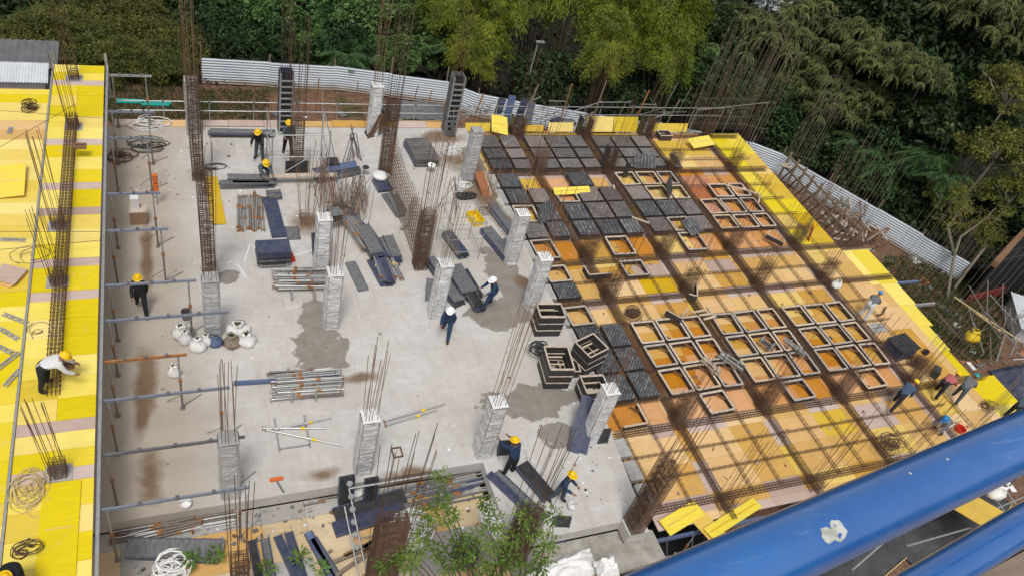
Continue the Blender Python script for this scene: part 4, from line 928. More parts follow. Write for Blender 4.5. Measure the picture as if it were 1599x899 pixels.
# light pipe frame near the grey column
o = thing('pipe_trestle', 'light open steel frame standing behind the dark boards on the slab', 'frame', at(715, 395, 0))
for sx in (-.75, .75):
    for sy in (-.5, .9): put_bar('post', (sx, sy, 0), (sx, sy, 2.1), .018, 'steel_galv', o, 5)
for zz in (.5, 1.2, 2.0):
    for sy in (-.5, .9): put_bar('ledger', (-.75, sy, zz), (.75, sy, zz), .016, 'steel_galv', o, 5)
    for sx in (-.75, .75): put_bar('transom', (sx, -.5, zz), (sx, .9, zz), .016, 'steel_galv', o, 5)

# ------------------------------------------------------------------ small things on the slab
def sack(px, py, z, w, h, label, mt='sack_white', seed=0, open_=True, name='sack', cat='sack'):
    r = random.Random(seed); o = thing(name, label, cat, at(px, py, z)); b = MB(); n = 12
    prof = [(.85, .0), (1.12, .1), (1.1, .32), (.85, .58), (.5, .78), (.62, .95), (.35, 1.0)]
    for a, zz in prof:
        for k in range(n): t = 2 * math.pi * k / n; e = 1 + r.uniform(-.2, .2); b.v.append((math.cos(t) * w / 2 * a * e, math.sin(t) * w / 2 * a * e * .85, zz * h + (r.uniform(-.05, .05) if zz > .05 else 0)))
    for j in range(len(prof) - 1):
        for k in range(n): b.face((j * n + k, j * n + (k + 1) % n, (j + 1) * n + (k + 1) % n, (j + 1) * n + k))
    b.build('bag', mt, o, smooth=True)
    MB().tube([(math.cos(q) * w * .22, math.sin(q) * w * .2, h * .93) for q in np.linspace(0, 6.3, 9)], .012, 4).build('tie_cord', 'rope', o); return o
for k, (px, py, w, h, mt, lab) in enumerate(((283, 524, .55, .55, 'sack_white', 'white sack leftmost beside the sack-ringed column'), (290, 535, .4, .6, 'sack_white', 'slumped white sack just right of the leftmost one'), (309, 545, .5, .6, 'sack_white', 'full white sack standing in front of the wrapped column'), (322, 537, .38, .5, 'sack_white', 'small white sack at the foot of the wrapped column'), (336, 537, .42, .45, 'paint_blue', 'blue-banded bucket-like sack before the wrapped column'), (362, 538, .55, .5, 'sack_brown', 'brown burlap sack right of the wrapped column'), (385, 535, .6, .5, 'sack_white', 'wide white sack at the right end of the sack pile'), (372, 515, .75, .35, 'sack_white', 'white sack lying behind the right end of the pile'), (272, 585, .4, .5, 'sack_white', 'lone white sack under a blue shoring beam'), (1305, 447, .5, .4, 'sack_white', 'pinkish-white bag on the waffle deck beam'), (868, 545, .3, .2, 'sack_white', 'small white bag beside the black stack'))):
    sack(px, py, 0 if px < 1200 else DZ + .3, w, h, lab, mt, k)
def bucket(px, py, z, r, h, mt, label, rim='steel_dark'):
    o = thing('bucket', label, 'bucket', at(px, py, z)); MB().lathe([(0, .01), (r * .8, .01), (r, h), (r * .92, h), (r * .75, .04), (0, .04)], 14).build('pail', mt, o, smooth=False)
    pts = [(math.cos(t) * r, 0, h + math.sin(t) * r * .6) for t in np.linspace(0, math.pi, 9)]; MB().tube(pts, .008, 4).build('handle', rim, o)
bucket(291, 497, 0, .17, .38, 'steel_dark', 'grey bucket behind the left sacks')
bucket(297, 525, 0, .16, .32, 'cement_grey', 'cement-crusted bucket among the left sacks')
bucket(290, 790, 0, .17, .2, 'white_plastic', 'white bucket by the front blue beam')
bucket(892, 793, 0, .16, .18, 'white_plastic', 'white bucket with reddish tool on the front slab')
bucket(556, 772, FZ, .22, .25, 'white_plastic', 'white round tub between the two black upright panels')
bucket(1443, 552, DZ, .15, .2, 'form_black', 'small black bucket on the right deck')
o = thing('box_stack', 'brown cardboard box with a white bag on top under the shoring beams', 'box', at(217, 345, 0)); MB().box((0, 0, .3), (.6, .5, .6)).build('carton', 'cardboard', o); MB().box((-.08, .1, .85), (.3, .3, .5)).build('white_bag', 'sack_white', o); MB().box((0, 0, .61), (.62, .52, .02)).build('flap', 'wood_rim', o)
o = thing('orange_lantern', 'orange device tied to the prop beside the deck', 'device', at(246, 320, .0)); put_bar('stand', (0, 0, 0), (0, 0, 1.0), .02, 'pipe_brown', o, 6)
for k in range(2): MB().bar((0, 0, .7 + .45 * k), (0, 0, 1.05 + .45 * k), .1, 8, cap=True).build('orange_body', 'orange_plastic', o)
coil(190, 245, 0, .6, 4, .016, 'rust', 'wire_coil', 'pile of rusty wire beside the raised deck', 'wire coil', .2, .6, 12)
coil(235, 195, 0, .8, 4, .022, 'cable_white', 'hose_pile', 'tangle of white hoses at the far left of the floor', 'hose', .15, .5, 13)
coil(228, 228, 0, .9, 3, .018, 'cable_dark', 'hose_pile', 'tangle of dark hoses near the far left floor', 'hose', .1, .45, 14)
coil(705, 238, 0, .45, 4, .022, 'cable_white', 'hose_pile', 'white looped cable by the far grey column', 'hose', .1, .6, 15)
coil(720, 290, 0, .5, 4, .022, 'cable_white', 'hose_pile', 'white looped cable behind the light pipe frame', 'hose', .1, .6, 16)
coil(725, 308, 0, .5, 3, .03, 'cable_dark', 'hose_pile', 'dark crumpled hoses behind the yellow tray', 'hose', .15, .5, 17)
coil(268, 888, FZ + .1, .5, 6, .03, 'cable_white', 'hose_pile', 'white coiled hose in the lower left corner of the front deck', 'hose', .2, .8, 18)
coil(640, 830, FZ, .7, 7, .028, 'cable_white', 'hose_pile', 'white tangled hose behind the leafy tree, left heap', 'hose', .3, .8, 19)
coil(772, 805, FZ, .5, 7, .028, 'cable_white', 'hose_pile', 'white tangled hose behind the leafy tree, upper right heap', 'hose', .35, 1.0, 20)
coil(780, 832, FZ, .35, 6, .02, 'cable_white', 'hose_pile', 'small bright coil of white cord behind the tree', 'hose', .25, 1.0, 21)
coil(330, 262, 0, .55, 2, .012, 'cable_dark', 'cable_loop', 'thin dark cable on the floor beside the tall cage', 'cable', .02, .5, 22)
coil(725, 868, FZ, .4, 5, .02, 'cable_dark', 'cable_loop', 'dark wire coil under the leafy tree', 'cable', .3, 1.2, 23)
coil(570, 262, .42, .15, 2, .02, 'cable_dark', 'cable_loop', 'small black ring on the blue panel pile', 'cable', .02, 1, 24)
coil(840, 545, .25, .35, 3, .03, 'form_black', 'strap_heap', 'crumpled black scraps beside the tall pan stack', 'scrap', .25, .8, 25)
coil(985, 488, DZ, .35, 6, .012, 'rust', 'wire_coil', 'rusty wire bundle on the centre of the waffle deck, upper', 'wire coil', .2, .6, 26)
coil(988, 493, DZ, .4, 6, .012, 'rust', 'wire_coil', 'rusty wire bundle on the centre of the waffle deck, lower', 'wire coil', .2, .6, 27)
coil(1385, 697, DZ + .3, .55, 7, .014, 'rust', 'wire_coil', 'rusty heap of hoops just above the blue handrail', 'wire coil', .35, .6, 28)
coil(1540, 635, DZ, .4, 4, .012, 'rust', 'wire_coil', 'rusty wire hoops on the right yellow deck', 'wire coil', .2, .7, 29)
coil(1430, 565, DZ + .1, .45, 5, .018, 'rust', 'wire_coil', 'brown heap of ties near the black bucket', 'wire coil', .2, .7, 30)
# yellow tray
o = thing('mortar_tray', 'yellow plastic mortar tray on the slab behind the edge column', 'tray', at(741, 345, 0), R(12))
w_, d_, h_ = .5, .75, .3
for k, (c, d) in enumerate((((0, 0, .02), (w_, d_, .03)), ((-w_ / 2, 0, h_ / 2), (.03, d_, h_)), ((w_ / 2, 0, h_ / 2), (.03, d_, h_)), ((0, d_ / 2, h_ / 2), (w_ - .03, .03, h_)), ((0, -d_ / 2, h_ / 2), (w_ - .03, .03, h_)))): MB().box(c, d).build('bottom' if k == 0 else 'wall', 'yellow_plastic', o)
for q in (-.15, .1): MB().box((0, q, h_ - .04), (w_ - .04, .03, .03)).build('divider', 'yellow_plastic', o)
o = thing('brick_formed_tube', 'reddish-brown cardboard form slab leaning by the far waffle corner', 'board', at(757, 300, .05)); o.rotation_euler = (R(30), 0, R(10)); MB().box((0, .2, .05), (.45, 1.6, .1)).build('sheet', 'hollow_clay', o); MB().box((.25, .2, .05), (.04, 1.6, .12)).build('edge_strip', 'wood_rim', o)
o = thing('white_sack_cap', 'white folded bag lying on blue panels beside the rebar wall', 'bag', at(594, 275, .2)); MB().lathe([(.36, 0), (.34, .08), (.2, .16), (0, .19)], 10).build('bag', 'white_plastic', o); MB().box((.3, 0, .04), (.25, .2, .03)).build('tail', 'white_plastic', o)
o = thing('white_label_sheet', 'white round plate lying on the grey board stack', 'plate', at(674, 258, .43)); MB().lathe([(.2, 0), (.2, .02), (0, .025)], 12).build('disc', 'white_plastic', o); MB().box((.0, 0, .03), (.08, .08, .02)).build('hub', 'steel_dark', o)
o = thing('red_cone', 'small red cone tipped beside the blue panel stack', 'cone', at(455, 405, 0)); MB().lathe([(.14, 0), (.12, .08), (.04, .34), (0, .36)], 10).build('cone_body', 'red_plastic', o); MB().box((0, 0, .01), (.3, .3, .02)).build('foot', 'red_plastic', o)
for k, (a, b) in enumerate((((382, 408), (390, 382)), ((388, 384), (397, 386)), ((370, 412), (385, 434)), ((458, 400), (490, 390)), ((356, 412), (362, 407)))):
    o = thing('plastic_strip', f'white plastic strip lying on the floor near the blue stack, {ORD[k]} of five', 'strip', at(*a, .015), 0, 'white strips on the floor'); MB().beam((0, 0, 0), at(*b, .015) - at(*a, .015), .05, .02).build('strip_body', 'white_plastic', o)
o = thing('floor_tool', 'orange-handled tool lying on the front floor', 'tool', at(432, 750, .02)); MB().beam((0, 0, 0), (.15, -.45, .02), .05, .03).build('shaft', 'steel_dark', o); MB().box((0, .05, .02), (.4, .12, .05)).build('grip', 'orange_plastic', o)
o = thing('floor_tool', 'small rusty square frame lying on the front floor', 'frame', at(620, 706, .02))
for s in (-.15, .15): MB().box((s, 0, .02), (.04, .4, .04)).build('side', 'rust', o); MB().box((0, s * 1.2, .02), (.26, .04, .04)).build('cross', 'rust', o)
o = thing('red_board', 'bright red board standing on the right yellow deck edge', 'board', at(1262, 375, DZ)); o.rotation_euler = (R(-10), 0, R(60)); MB().box((0, 0, .45), (.35, .03, .95)).build('sheet', 'red_plastic', o); MB().box((0, .03, .5), (.05, .03, .8)).build('batten', 'wood_raw', o)
o = thing('tool_crate', 'large black plastic bin on the right side of the waffle deck', 'bin', at(1400, 550, DZ), R(8)); MB().box((0, 0, .3), (1.15, .9, .6)).build('bin_body', 'form_navy', o); MB().box((0, 0, .62), (1.25, 1.0, .05)).build('lid', 'form_black', o)
for q in range(4): MB().box((-.42 + q * .28, 0, .65), (.06, .85, .02)).build('lid_rib', 'form_black', o)
o = thing('grey_sheet', 'flat grey sheet lying behind the black bin', 'sheet', at(1370, 512, DZ + .02)); MB().prism([(-.5, -.3), (.45, -.25), (.5, .2), (.1, .35), (-.45, .25)], 0, .02).build('sheet_body', 'cement_grey', o); MB().box((0, 0, .03), (.6, .03, .02)).build('crease', 'form_slate', o)
o = thing('dark_bar_bracket', 'dark bent steel piece lying right of the blue-helmeted worker', 'bracket', at(1378, 490, DZ + .05)); MB().beam((0, 0, 0), (.45, .35, .05), .08, .1).build('arm', 'rust', o); MB().beam((0, 0, 0), (-.4, -.05, 0), .08, .1).build('arm', 'wood_brown', o)
o = thing('black_box', 'small black case beside the pink-shirted worker', 'case', at(1457, 585, DZ), R(40)); MB().box((0, 0, .2), (.5, .3, .4)).build('case_body', 'form_black', o); MB().box((0, 0, .42), (.2, .04, .05)).build('handle', 'steel_dark', o)
o = thing('red_tub', 'red tub just above the blue handrail at right', 'tub', at(1497, 672, DZ)); MB().lathe([(0, .02), (.18, .02), (.22, .2), (.19, .2), (.16, .05)], 14).build('tub_body', 'red_plastic', o); MB().box((.34, 0, .2), (.06, .12, .04)).build('handle', 'red_plastic', o)
for k, (px, py, rz) in enumerate(((690 / 3.6 + 950, 575, 20), (1140, 568, 35), (1195, 540, 30), (1238, 545, 30), (1077, 345, 0))):
    o = thing('spacer_bundle', ['pale wooden crate frame lying on the pan frames', 'wired bundle of grey clamps left of second deep beam', 'short grey clamp lying inside an open frame', 'wired bundle of grey clamps right of third deep beam', 'hexagonal wooden frame lying on a dark lid'][k], 'clamp bundle', at(px if k else 1108, py, -.02), R(rz))
    if k == 4:
        for q in range(6): t = q * math.pi / 3; MB().beam((.25 * math.cos(t), .25 * math.sin(t), .03), (.25 * math.cos(t + math.pi / 3), .25 * math.sin(t + math.pi / 3), .03), .05, .05).build('side', 'wood_rim', o)
        continue
    L = [.9, 1.1, .7, 1.1][k]
    for q in range(5): MB().beam((rnd.uniform(-.12, .12), -L / 2, .05 + q * .05), (rnd.uniform(-.12, .12), L / 2, .06 + q * .05), .06, .05).build('bar', 'wood_rim' if k == 0 else ('form_slate' if k == 2 else 'steel_galv'), o)
    for q in (-.25, .25): MB().box((0, q, .16), (.35, .05, .28)).build('tie', 'wood_raw' if k == 0 else 'steel_galv', o)
for k in range(12):
    px, py = [(1000, 345), (1153, 295), (1172, 300), (1185, 312), (1090, 487), (1100, 492), (1108, 497), (1108, 487), (958, 293), (1055, 240), (1225, 258), (1230, 262)][k]
    o = thing('timber_offcut', f'pale timber offcut lying on the waffle deck, {ORD[k]} of twelve', 'timber', at(px, py, .0), R([-35, -25, -40, 50, 5, 0, 8, 90, 80, 0, 5, -20][k]), 'timber offcuts on the waffle deck'); L = [.9, 1.3, 1.0, .9, .7, .6, .7, .5, .3, .6, .7, .7][k]
    MB().box((0, 0, .04), (L, .09, .06)).build('batten', 'wood_raw', o); MB().box((L / 2 - .06, 0, .08), (.08, .09, .02)).build('end_cleat', 'wood_rim', o)
# deck-side timber beam pieces at right
for k, (a, b, lab) in enumerate((((1215, 262), (1325, 378), 'upper timber rail of the guard fence right of the deck'),)):
    o = thing('timber_fence', 'brown timber guard fence outside the right deck edge', 'fence', at(*a, DZ))
    d = at(*b, DZ) - at(*a, DZ)
    for z in (.1, .75): MB().beam((.4, 0, z), d + Vector((.4, 0, z)), .06, .12).build('rail_board', 'wood_old', o)
    for q in range(10): c = d * (q / 9); MB().beam(c + Vector((.42, 0, -1.6)), c + Vector((.42, 0, 1.05)), .1, .1).build('post', 'wood_old', o)
    for q in range(9): c = d * (q / 9); MB().beam(c + Vector((.5, 0, -1.2)), c + d / 9 + Vector((.5, 0, .7)), .05, .08).build('brace', 'wood_brown', o)
o = thing('timber_pile', 'untidy heap of brown timber below the right deck edge', 'timber pile', at(1325, 370, GZ + .2))
for k in range(46): p = Vector((rnd.uniform(-1.3, 1.5), rnd.uniform(-1.5, 1.5), rnd.uniform(0, 1.2))); a = rnd.uniform(0, 3.14); MB().beam(p, p + Vector((math.cos(a) * 1.6, math.sin(a) * 1.6, rnd.uniform(-.3, .5))), .09, .06).build('timber', rnd.choice(['wood_old', 'wood_rim', 'wood_brown']), o)
for k, (px, py) in enumerate(((1415, 440), (1440, 475), (1342, 390))):
    o = thing('ledger_beam', f'grey steel beam end sticking out past the right deck edge, {ORD[k]} of three', 'beam', at(px - 20, py + 3, DZ - .1), 0, 'beam ends past the right edge'); MB().box((.6, 0, 0), (2.2, .1, .14)).build('beam_body', 'paint_blue' if k == 0 else 'steel_galv', o); MB().box((1.7, 0, -.02), (.03, .14, .18)).build('end_plate', 'steel_dark', o)
MBo = thing('deck_support', 'timber ledger under the right edge of the waffle deck', 'timber', (32.2, 22.9, DZ - .12)); MB().box((0, 0, 0), (3.4, .14, .2)).build('ledger', 'wood_brown', MBo); MB().box((.6, .1, .05), (1.4, .1, .1)).build('packer', 'wood_old', MBo)
# shoring under the decks (seen at the front void and right edge)
k = 0
for (x, y) in [(14.2, 9.3), (15.2, 9.3), (16.2, 9.4), (17.4, 9.4), (13.6, 8.7), (15.6, 10.0), (16.8, 10.0), (11.5, 8.6), (9.5, 8.6), (19, 9.6), (21, 9.6), (23, 9.6), (26, 9.6), (29, 9.6), (32, 9.6), (31.2, 24), (31.2, 27), (31.2, 30), (33, 21), (32.8, 18), (32.3, 15.5)]:
    o = thing('shore_post', 'galvanised shoring post standing under the deck edge', 'post', (x, y, GZ), 0, 'shoring posts under the deck'); prop(o, 0, 0, 0, DZ - GZ - .06); k += 1
for k, (y, x0, x1) in enumerate(((9.35, 13.2, 18.5), (10.0, 13.4, 18.5))):
    o = thing('shore_ledger', f'blue steel ledger under the front deck edge, {["outer", "inner"][k]} one', 'beam', (x0, y, DZ - .5)); MB().box(((x1 - x0) / 2, 0, 0), (x1 - x0, .1, .14)).build('beam_body', 'paint_blue' if k else 'steel_galv', o)
    for q in range(5): put_bar('cross_brace', (q * 1.05, 0, -.1), (q * 1.05 + .9, 0, -2.3), .022, 'steel_galv', o, 6)

# ------------------------------------------------------------------ front: guard scaffold, white tarp, hat stack
o = thing('front_guard', 'light pipe guard frame over the front deck with stacked ring couplers', 'guard frame', at(545, 845, FZ))
A = at(545, 845, FZ)
P0 = at(545, 762, 1.1) - A; P1 = at(690, 738, 1.1) - A
put_bar('top_rail', P0, P1, .03, 'steel_galv', o, 7)
for a in ((545, 762), (538, 790)): q = at(*a, 1.1 if a[1] < 780 else .8) - A; put_bar('post', q + Vector((.35, -2.6, -2.0)), q, .024, 'steel_galv', o, 6)
put_bar('mid_rail', at(560, 840, -.2) - A, at(700, 815, -.2) - A, .025, 'steel_galv', o, 6)
put_bar('mid_rail', at(590, 885, -.2) - A, at(640, 868, -.2) - A, .025, 'steel_galv', o, 6)
for k in range(8): q = P0 + Vector((.02 * k, -.25 * k, .25 - .3 * k)); MB().lathe([(.0, -.03), (.09, -.03), (.09, .03), (0, .03)], 10, q).build('ring_coupler', 'steel_galv', o)
for k, (px, py) in enumerate(((560, 862), (575, 850), (600, 845), (560, 875), (600, 832))):
    o = thing('deck_batten', f'brown timber batten lying on the front deck, {ORD[k]} of five', 'timber', at(px, py, FZ + .02), R(12 + 4 * k), 'battens on the front deck'); MB().box((.3, 0, .04), (2.2, .12, .07)).build('batten', rnd.choice(['wood_brown', 'wood_old', 'wood_raw']), o); MB().box((1.2, 0, .08), (.12, .12, .02)).build('end_cleat', 'wood_rim', o)
def tarp(px, py, z, w, d, hh, mt, label, seed, rz=0):
    r = np.random.RandomState(seed); n = 22; b = MB(); o = thing('tarpaulin', label, 'tarpaulin', at(px, py, z), rz)
    g = r.uniform(-1, 1, (n, n))
    for _ in range(2): g = (g + np.roll(g, 1, 0) + np.roll(g, 1, 1)) / 3
    for j in range(n):
        for i in range(n):
            x = (i / (n - 1) - .5) * w; y = (j / (n - 1) - .5) * d; e = min(i, n - 1 - i, j, n - 1 - j) / 5
            b.v.append((x + .06 * g[i, j], y + .06 * g[j, i], hh * min(1, e) + .22 * g[j, i] * hh ** .5 + .1))
    for j in range(n - 1):
        for i in range(n - 1): b.face((j * n + i, j * n + i + 1, (j + 1) * n + i + 1, (j + 1) * n + i))
    b.build('cloth', mt, o, smooth=True); MB().tube([(-w / 2, -d / 2, .1), (0, -d / 2 - .1, .08), (w / 2, -d / 2, .1)], .02, 5).build('hem_rope', 'rope', o); return o
tarp(875, 897, FZ - .1, 2.6, .9, .4, 'sack_white', 'crumpled white tarpaulin at the bottom centre below the front landing', 5, R(10))
tarp(945, 890, FZ + .3, .7, .6, .4, 'sack_white', 'rounded white bag at the right end of the crumpled tarpaulin', 6)
tarp(1010, 885, GZ + .05, 7, 5, .3, 'net_black', 'black sheet added on the ground to darken the front deck void', 14, R(10))  # added black sheet, stands in for the shade in the void below the deck
tarp(1290, 850, GZ, 9, 4, .35, 'tarp_dark', 'dark tarpaulin on the ground below the blue handrail', 7, R(15))
tarp(1450, 790, GZ, 7, 5, .5, 'tarp_dark', 'dark netting heap on the ground between the blue handrails', 8, R(25))
tarp(1180, 893, GZ + .02, 6, 1.6, .2, 'cement_grey', 'pale rubble-covered ground sheet under the handrail', 9, R(15))
sack(1552, 772, -1.0, .7, .7, 'white sack between the two blue handrails', 'sack_white', 40)
for k, (a, b) in enumerate((((1330, 890), (1410, 820)), ((1415, 852), (1520, 822)), ((1560, 750), (1585, 785)), ((1545, 765), (1570, 800)), ((1540, 800), (1599, 775)))):
    o = thing('ground_pipe', f'grey pipe seen between or below the handrails, {ORD[k]} from left', 'pipe', at(*a, -1.6), 0, 'pipes under the handrails'); put_bar('pipe_tube', (0, 0, 0), at(*b, -1.6) - at(*a, -1.6), .035, 'steel_galv', o, 6); MB().box((0, 0, 0), (.1, .1, .1)).build('coupler', 'steel_dark', o)
# right side lower ground clutter
tarp(1596, 600, GZ, 3.0, 2.2, .6, 'form_navy', 'dark blue-black sheet heaped at the right border', 10)
o = thing('scaffold_heap', 'jumble of light scaffold pipes beyond the right deck corner', 'pipe heap', at(1540, 555, GZ))
for k in range(22): p = Vector((rnd.uniform(-2.2, 2), rnd.uniform(-1.5, 1.5), rnd.uniform(.2, 2.3))); a = rnd.uniform(-.4, 1.8); put_bar('pipe', p, p + Vector((math.cos(a) * 2.4, math.sin(a) * 2.4, rnd.uniform(-.6, .8))), .03, rnd.choice(['steel_galv', 'steel_galv', 'pipe_brown']), o, 6)
sack(1515, 528, GZ + 1.0, .8, .6, 'yellow bag on the dirt beyond the right deck edge', 'yellow_plastic', 41)
for k, (a, b) in enumerate((((1490, 463), (1560, 515)), ((1500, 470), (1590, 530)))):
    o = thing('long_cane', f'long tan cane lying beside the black shed, {["upper", "lower"][k]}', 'cane', at(*b, GZ + .6)); put_bar('cane_pole', (0, 0, 0), at(*a, GZ + .9) - at(*b, GZ + .6), .04, 'rope', o, 6); MB().box((0, 0, 0), (.12, .12, .1)).build('tie', 'rope', o)

# ------------------------------------------------------------------ blue handrails near the camera
def near_tube(p1, p2, h, dia, label):
    d1 = RT * ((p1[0] - 799.5) / FPX) - UP * ((p1[1] - 449.5) / FPX) + FW; d2 = RT * ((p2[0] - 799.5) / FPX) - UP * ((p2[1] - 449.5) / FPX) + FW
    a = Vector((0, 0, CAMZ)) + d1 * (h / -d1.z); b = Vector((0, 0, CAMZ)) + d2 * (h / -d2.z); u = (b - a).normalized(); c = (a + b) / 2
    o = thing('handrail', label, 'handrail', c); bb = MB().tube([u * t for t in np.linspace(-1.6, 1.6, 9)], dia / 2, 48); bb.build('rail_tube', 'rail_paint', o, smooth=True)
    return o, c, u
o, c, u = near_tube((1300, 822), (1599, 687), .561, .06, 'thick glossy blue handrail crossing the lower right, nearest the camera')
tocam = (Vector((0, 0, CAMZ)) - c); tocam = (tocam - u * tocam.dot(u)).normalized(); side = u.cross(tocam).normalized()
def chip(cx, a0, pts, parent, mt='rail_chip'):
    b = MB(); n = len(pts); r_ = .03025
    def P(x, y): t = a0 + y / r_; return tuple(u * (cx + x) + (tocam * math.cos(t) + side * math.sin(t)) * r_)
    b.v = [P(0, 0)] + [P(x, y) for x, y in pts]
    for k in range(n): b.face((0, 1 + k, 1 + (k + 1) % n))
    b.build('paint_chip', mt, parent)
rc = random.Random(5)
pc = (at(1283, 803, CAMZ - .53) - c).dot(u)
for dx, rr in ((-.006, .0075), (.007, .009)): chip(pc + dx, .12, [(rr * (.75 + .4 * rc.random()) * math.cos(t), rr * (.75 + .4 * rc.random()) * math.sin(t)) for t in np.linspace(0, 2 * math.pi, 15)[:-1]], o)
for q in range(2): chip(pc + rc.uniform(-.12, .3), rc.uniform(-.5, .7), [(.0018 * math.cos(t) * rc.uniform(.6, 1.3), .0018 * math.sin(t)) for t in np.linspace(0, 6.28, 8)[:-1]], o)
near_tube((1450, 907), (1599, 817), .85, .052, 'second blue handrail tube below, in the bottom right corner')

o = thing('timber_walkway', 'weathered timber planks at the very bottom right corner', 'walkway', at(1590, 925, 20.9)); pv = Vector((-u.y, u.x, 0))
for k in range(-14, 4): MB().beam(pv * (-.075 + k * .05) - u * 2.2, pv * (-.075 + k * .05) + u * 1.6, .047, .03).build('plank', ['wood_old', 'pipe_brown'][k % 2], o)
for k, q in enumerate((-1.3, 1.5)):
    o = thing('rail_post', f'blue post standing under the {["left", "right"][k]} end of the handrails', 'post', c + u * q); MB().bar((0, 0, 0), (0, 0, 20.9 - c.z), .025, 12, cap=True).build('post_tube', 'rail_paint', o); MB().box((0, 0, 20.92 - c.z), (.12, .12, .012)).build('base_plate', 'rail_paint', o)
# ------------------------------------------------------------------ corrugated fence
def fence(pts, h, label):
    """each sheet is a part: horizontal corrugation"""
    o = thing('corrugated_fence', label, 'fence', (*pts[0], GZ)); o0 = Vector((*pts[0], GZ))
    for (a, b) in zip(pts[:-1], pts[1:]):
        a = Vector((*a, GZ)); b = Vector((*b, GZ)); d = b - a; n = max(1, round(d.length / 3.0)); nn = Vector((d.y, -d.x, 0)).normalized()
        for k in range(n):
            p = a + d * (k / n); q = a + d * ((k + 1.02) / n); dz = rnd.uniform(-.05, .05); m = MB(); off = nn * (.012 * (k % 2)); rows = 41
            for j in range(rows):
                zz = h * j / (rows - 1); w = .032 * math.sin(j * math.pi / 2)
                for e in (p, q): m.v.append(tuple(e - o0 + nn * w + off + Vector((0, 0, zz + dz))))
            for j in range(rows - 1): m.face((2 * j, 2 * j + 1, 2 * j + 3, 2 * j + 2))
            m.build('sheet', 'fence_metal', o, smooth=True)
            t_ = p - o0 - nn * .12; put_bar('post', t_, t_ + Vector((0, 0, h + rnd.uniform(.3, 1.0))), .05, 'wood_old', o, 6)
fp = [p[:2] for p in FPTS]
fence(fp[:9], 1.6, 'long pale corrugated metal fence along the far edge of the site')
fence(fp[8:], 1.6, 'pale corrugated metal fence slanting down the right side of the site')
# sheds
def shed(px, py, z, w, d, h, label, wall, roof, rz=0, ribs=14, pitch=.25):
    o = thing('shed', label, 'shed', at(px, py, z), rz); MB().box((0, 0, h / 2), (w, d, h)).build('wall', wall, o)
    m = MB(); n = ribs * 4
    for k in range(n + 1):
        x = -w / 2 - .2 + (w + .4) * k / n; e = .03 * math.sin(k * math.pi / 2)
        m.v += [(x, -d / 2 - .25, h + .02 + e), (x, d / 2 + .25, h + .02 + pitch + e)]
    for k in range(n): m.face((2 * k, 2 * k + 2, 2 * k + 3, 2 * k + 1))
    m.build('roof', roof, o, smooth=True); return o
shed(28, 132, GZ + 2.2, 2.3, .9, .5, 'low shed with pale ribbed roof behind the raised deck', 'roof_white', 'roof_white', 0, 22)
shed(30, 122, GZ + 1.2, 3.4, 1.8, 1.2, 'grey-roofed shed behind the pale ribbed roof at far left', 'roof_grey', 'roof_grey', 0, 12)
q0 = at(1504, 474, GZ); dd = (at(1640, 440, GZ) - q0).normalized(); ee = (at(1590, 318, -1.2) - at(1512, 398, -1.2)).normalized()
o = thing('black_shed', 'dark netted shed with reddish ridge at the right border', 'shed', q0)
P = [Vector((0, 0, 0)), dd * 10, dd * 10 + ee * 12, ee * 12]
MB().prism([(p.x, p.y) for p in P], 0, 3.0).build('wall', 'net_black', o)
MB().beam(Vector((0, 0, 3.05)) - dd * .1, Vector((0, 0, 3.05)) - dd * .1 + ee * 12, .3, .35).build('ridge', 'wood_brown', o)
MB().beam(Vector((0, 0, .35)) + ee * -.12, dd * 3.4 + Vector((0, 0, .35)) + ee * -.12, .08, .7).build('red_sheet', 'tarp_red', o)
for k in range(7): MB().beam(ee * (.6 + k * 1.6) + Vector((0, 0, 3.02)), dd * 10 + ee * (.6 + k * 1.6) + Vector((0, 0, 3.02)), .05, .05).build('roof_batten', 'form_black', o)
shed(1612, 520, GZ, 3.0, 2.4, 1.0, 'white ribbed roof at the right border in front of the black shed', 'roof_white', 'roof_white', R(-32), 16)
# dirt-zone small things
for k, (px, py) in enumerate(((200, 160), (243, 164))):
    o = thing('teal_pipe', f'bundle of teal green pipes beyond the far left edge, {["left", "right"][k]} one', 'pipe', at(px, py, -.3)); put_bar('pipe_tube', (-.6, 0, 0), (.6, -.1, .05), .07, 'teal_plastic', o, 8); put_bar('pipe_tube', (-.5, .15, .02), (.7, .1, .03), .07, 'teal_plastic', o, 8)
for k, px in enumerate((420, 492, 502, 560, 640, 655, 740, 955, 985)):
    o = thing('stake', f'thin stake on the dirt strip before the far fence, {ORD[k]} from left', 'stake', at(px, 180, GZ + .0) + Vector((0, rnd.uniform(-1, 1), 0)), 0, 'stakes on the dirt strip'); put_bar('pole', (0, 0, 0), (rnd.uniform(-.2, .3), rnd.uniform(-.1, .1), rnd.uniform(1.4, 2.4)), .03, rnd.choice(['wood_old', 'wood_raw', 'rust_orange']), o, 6); MB().box((0, 0, .05), (.1, .1, .1)).build('foot', 'wood_old', o)
for k, (px, py, rz) in enumerate(((828, 100, 12), (1410, 200, 20))):
    o = thing('lamp_post', ['slim grey lamp post behind the far fence', 'slim grey lamp post behind the right fence'][k], 'lamp post', at(px - 12 - 20 * k, py + 60 + 45 * k, GZ)); put_bar('pole', (0, 0, 0), (0, 0, 4.2), .05, 'steel_galv', o, 7); MB().box((.15, 0, 4.22), (.55, .18, .08)).build('lamp_head', 'steel_galv', o)
tarp(605, 178, GZ, 2.2, 1.2, .5, 'tarp_dark', 'dark covered heap on the dirt before the far fence', 12)
tarp(650, 178, GZ + .6, 3.4, 1.6, .5, 'form_slate', 'grey rubble heap behind the far guard rail', 13)

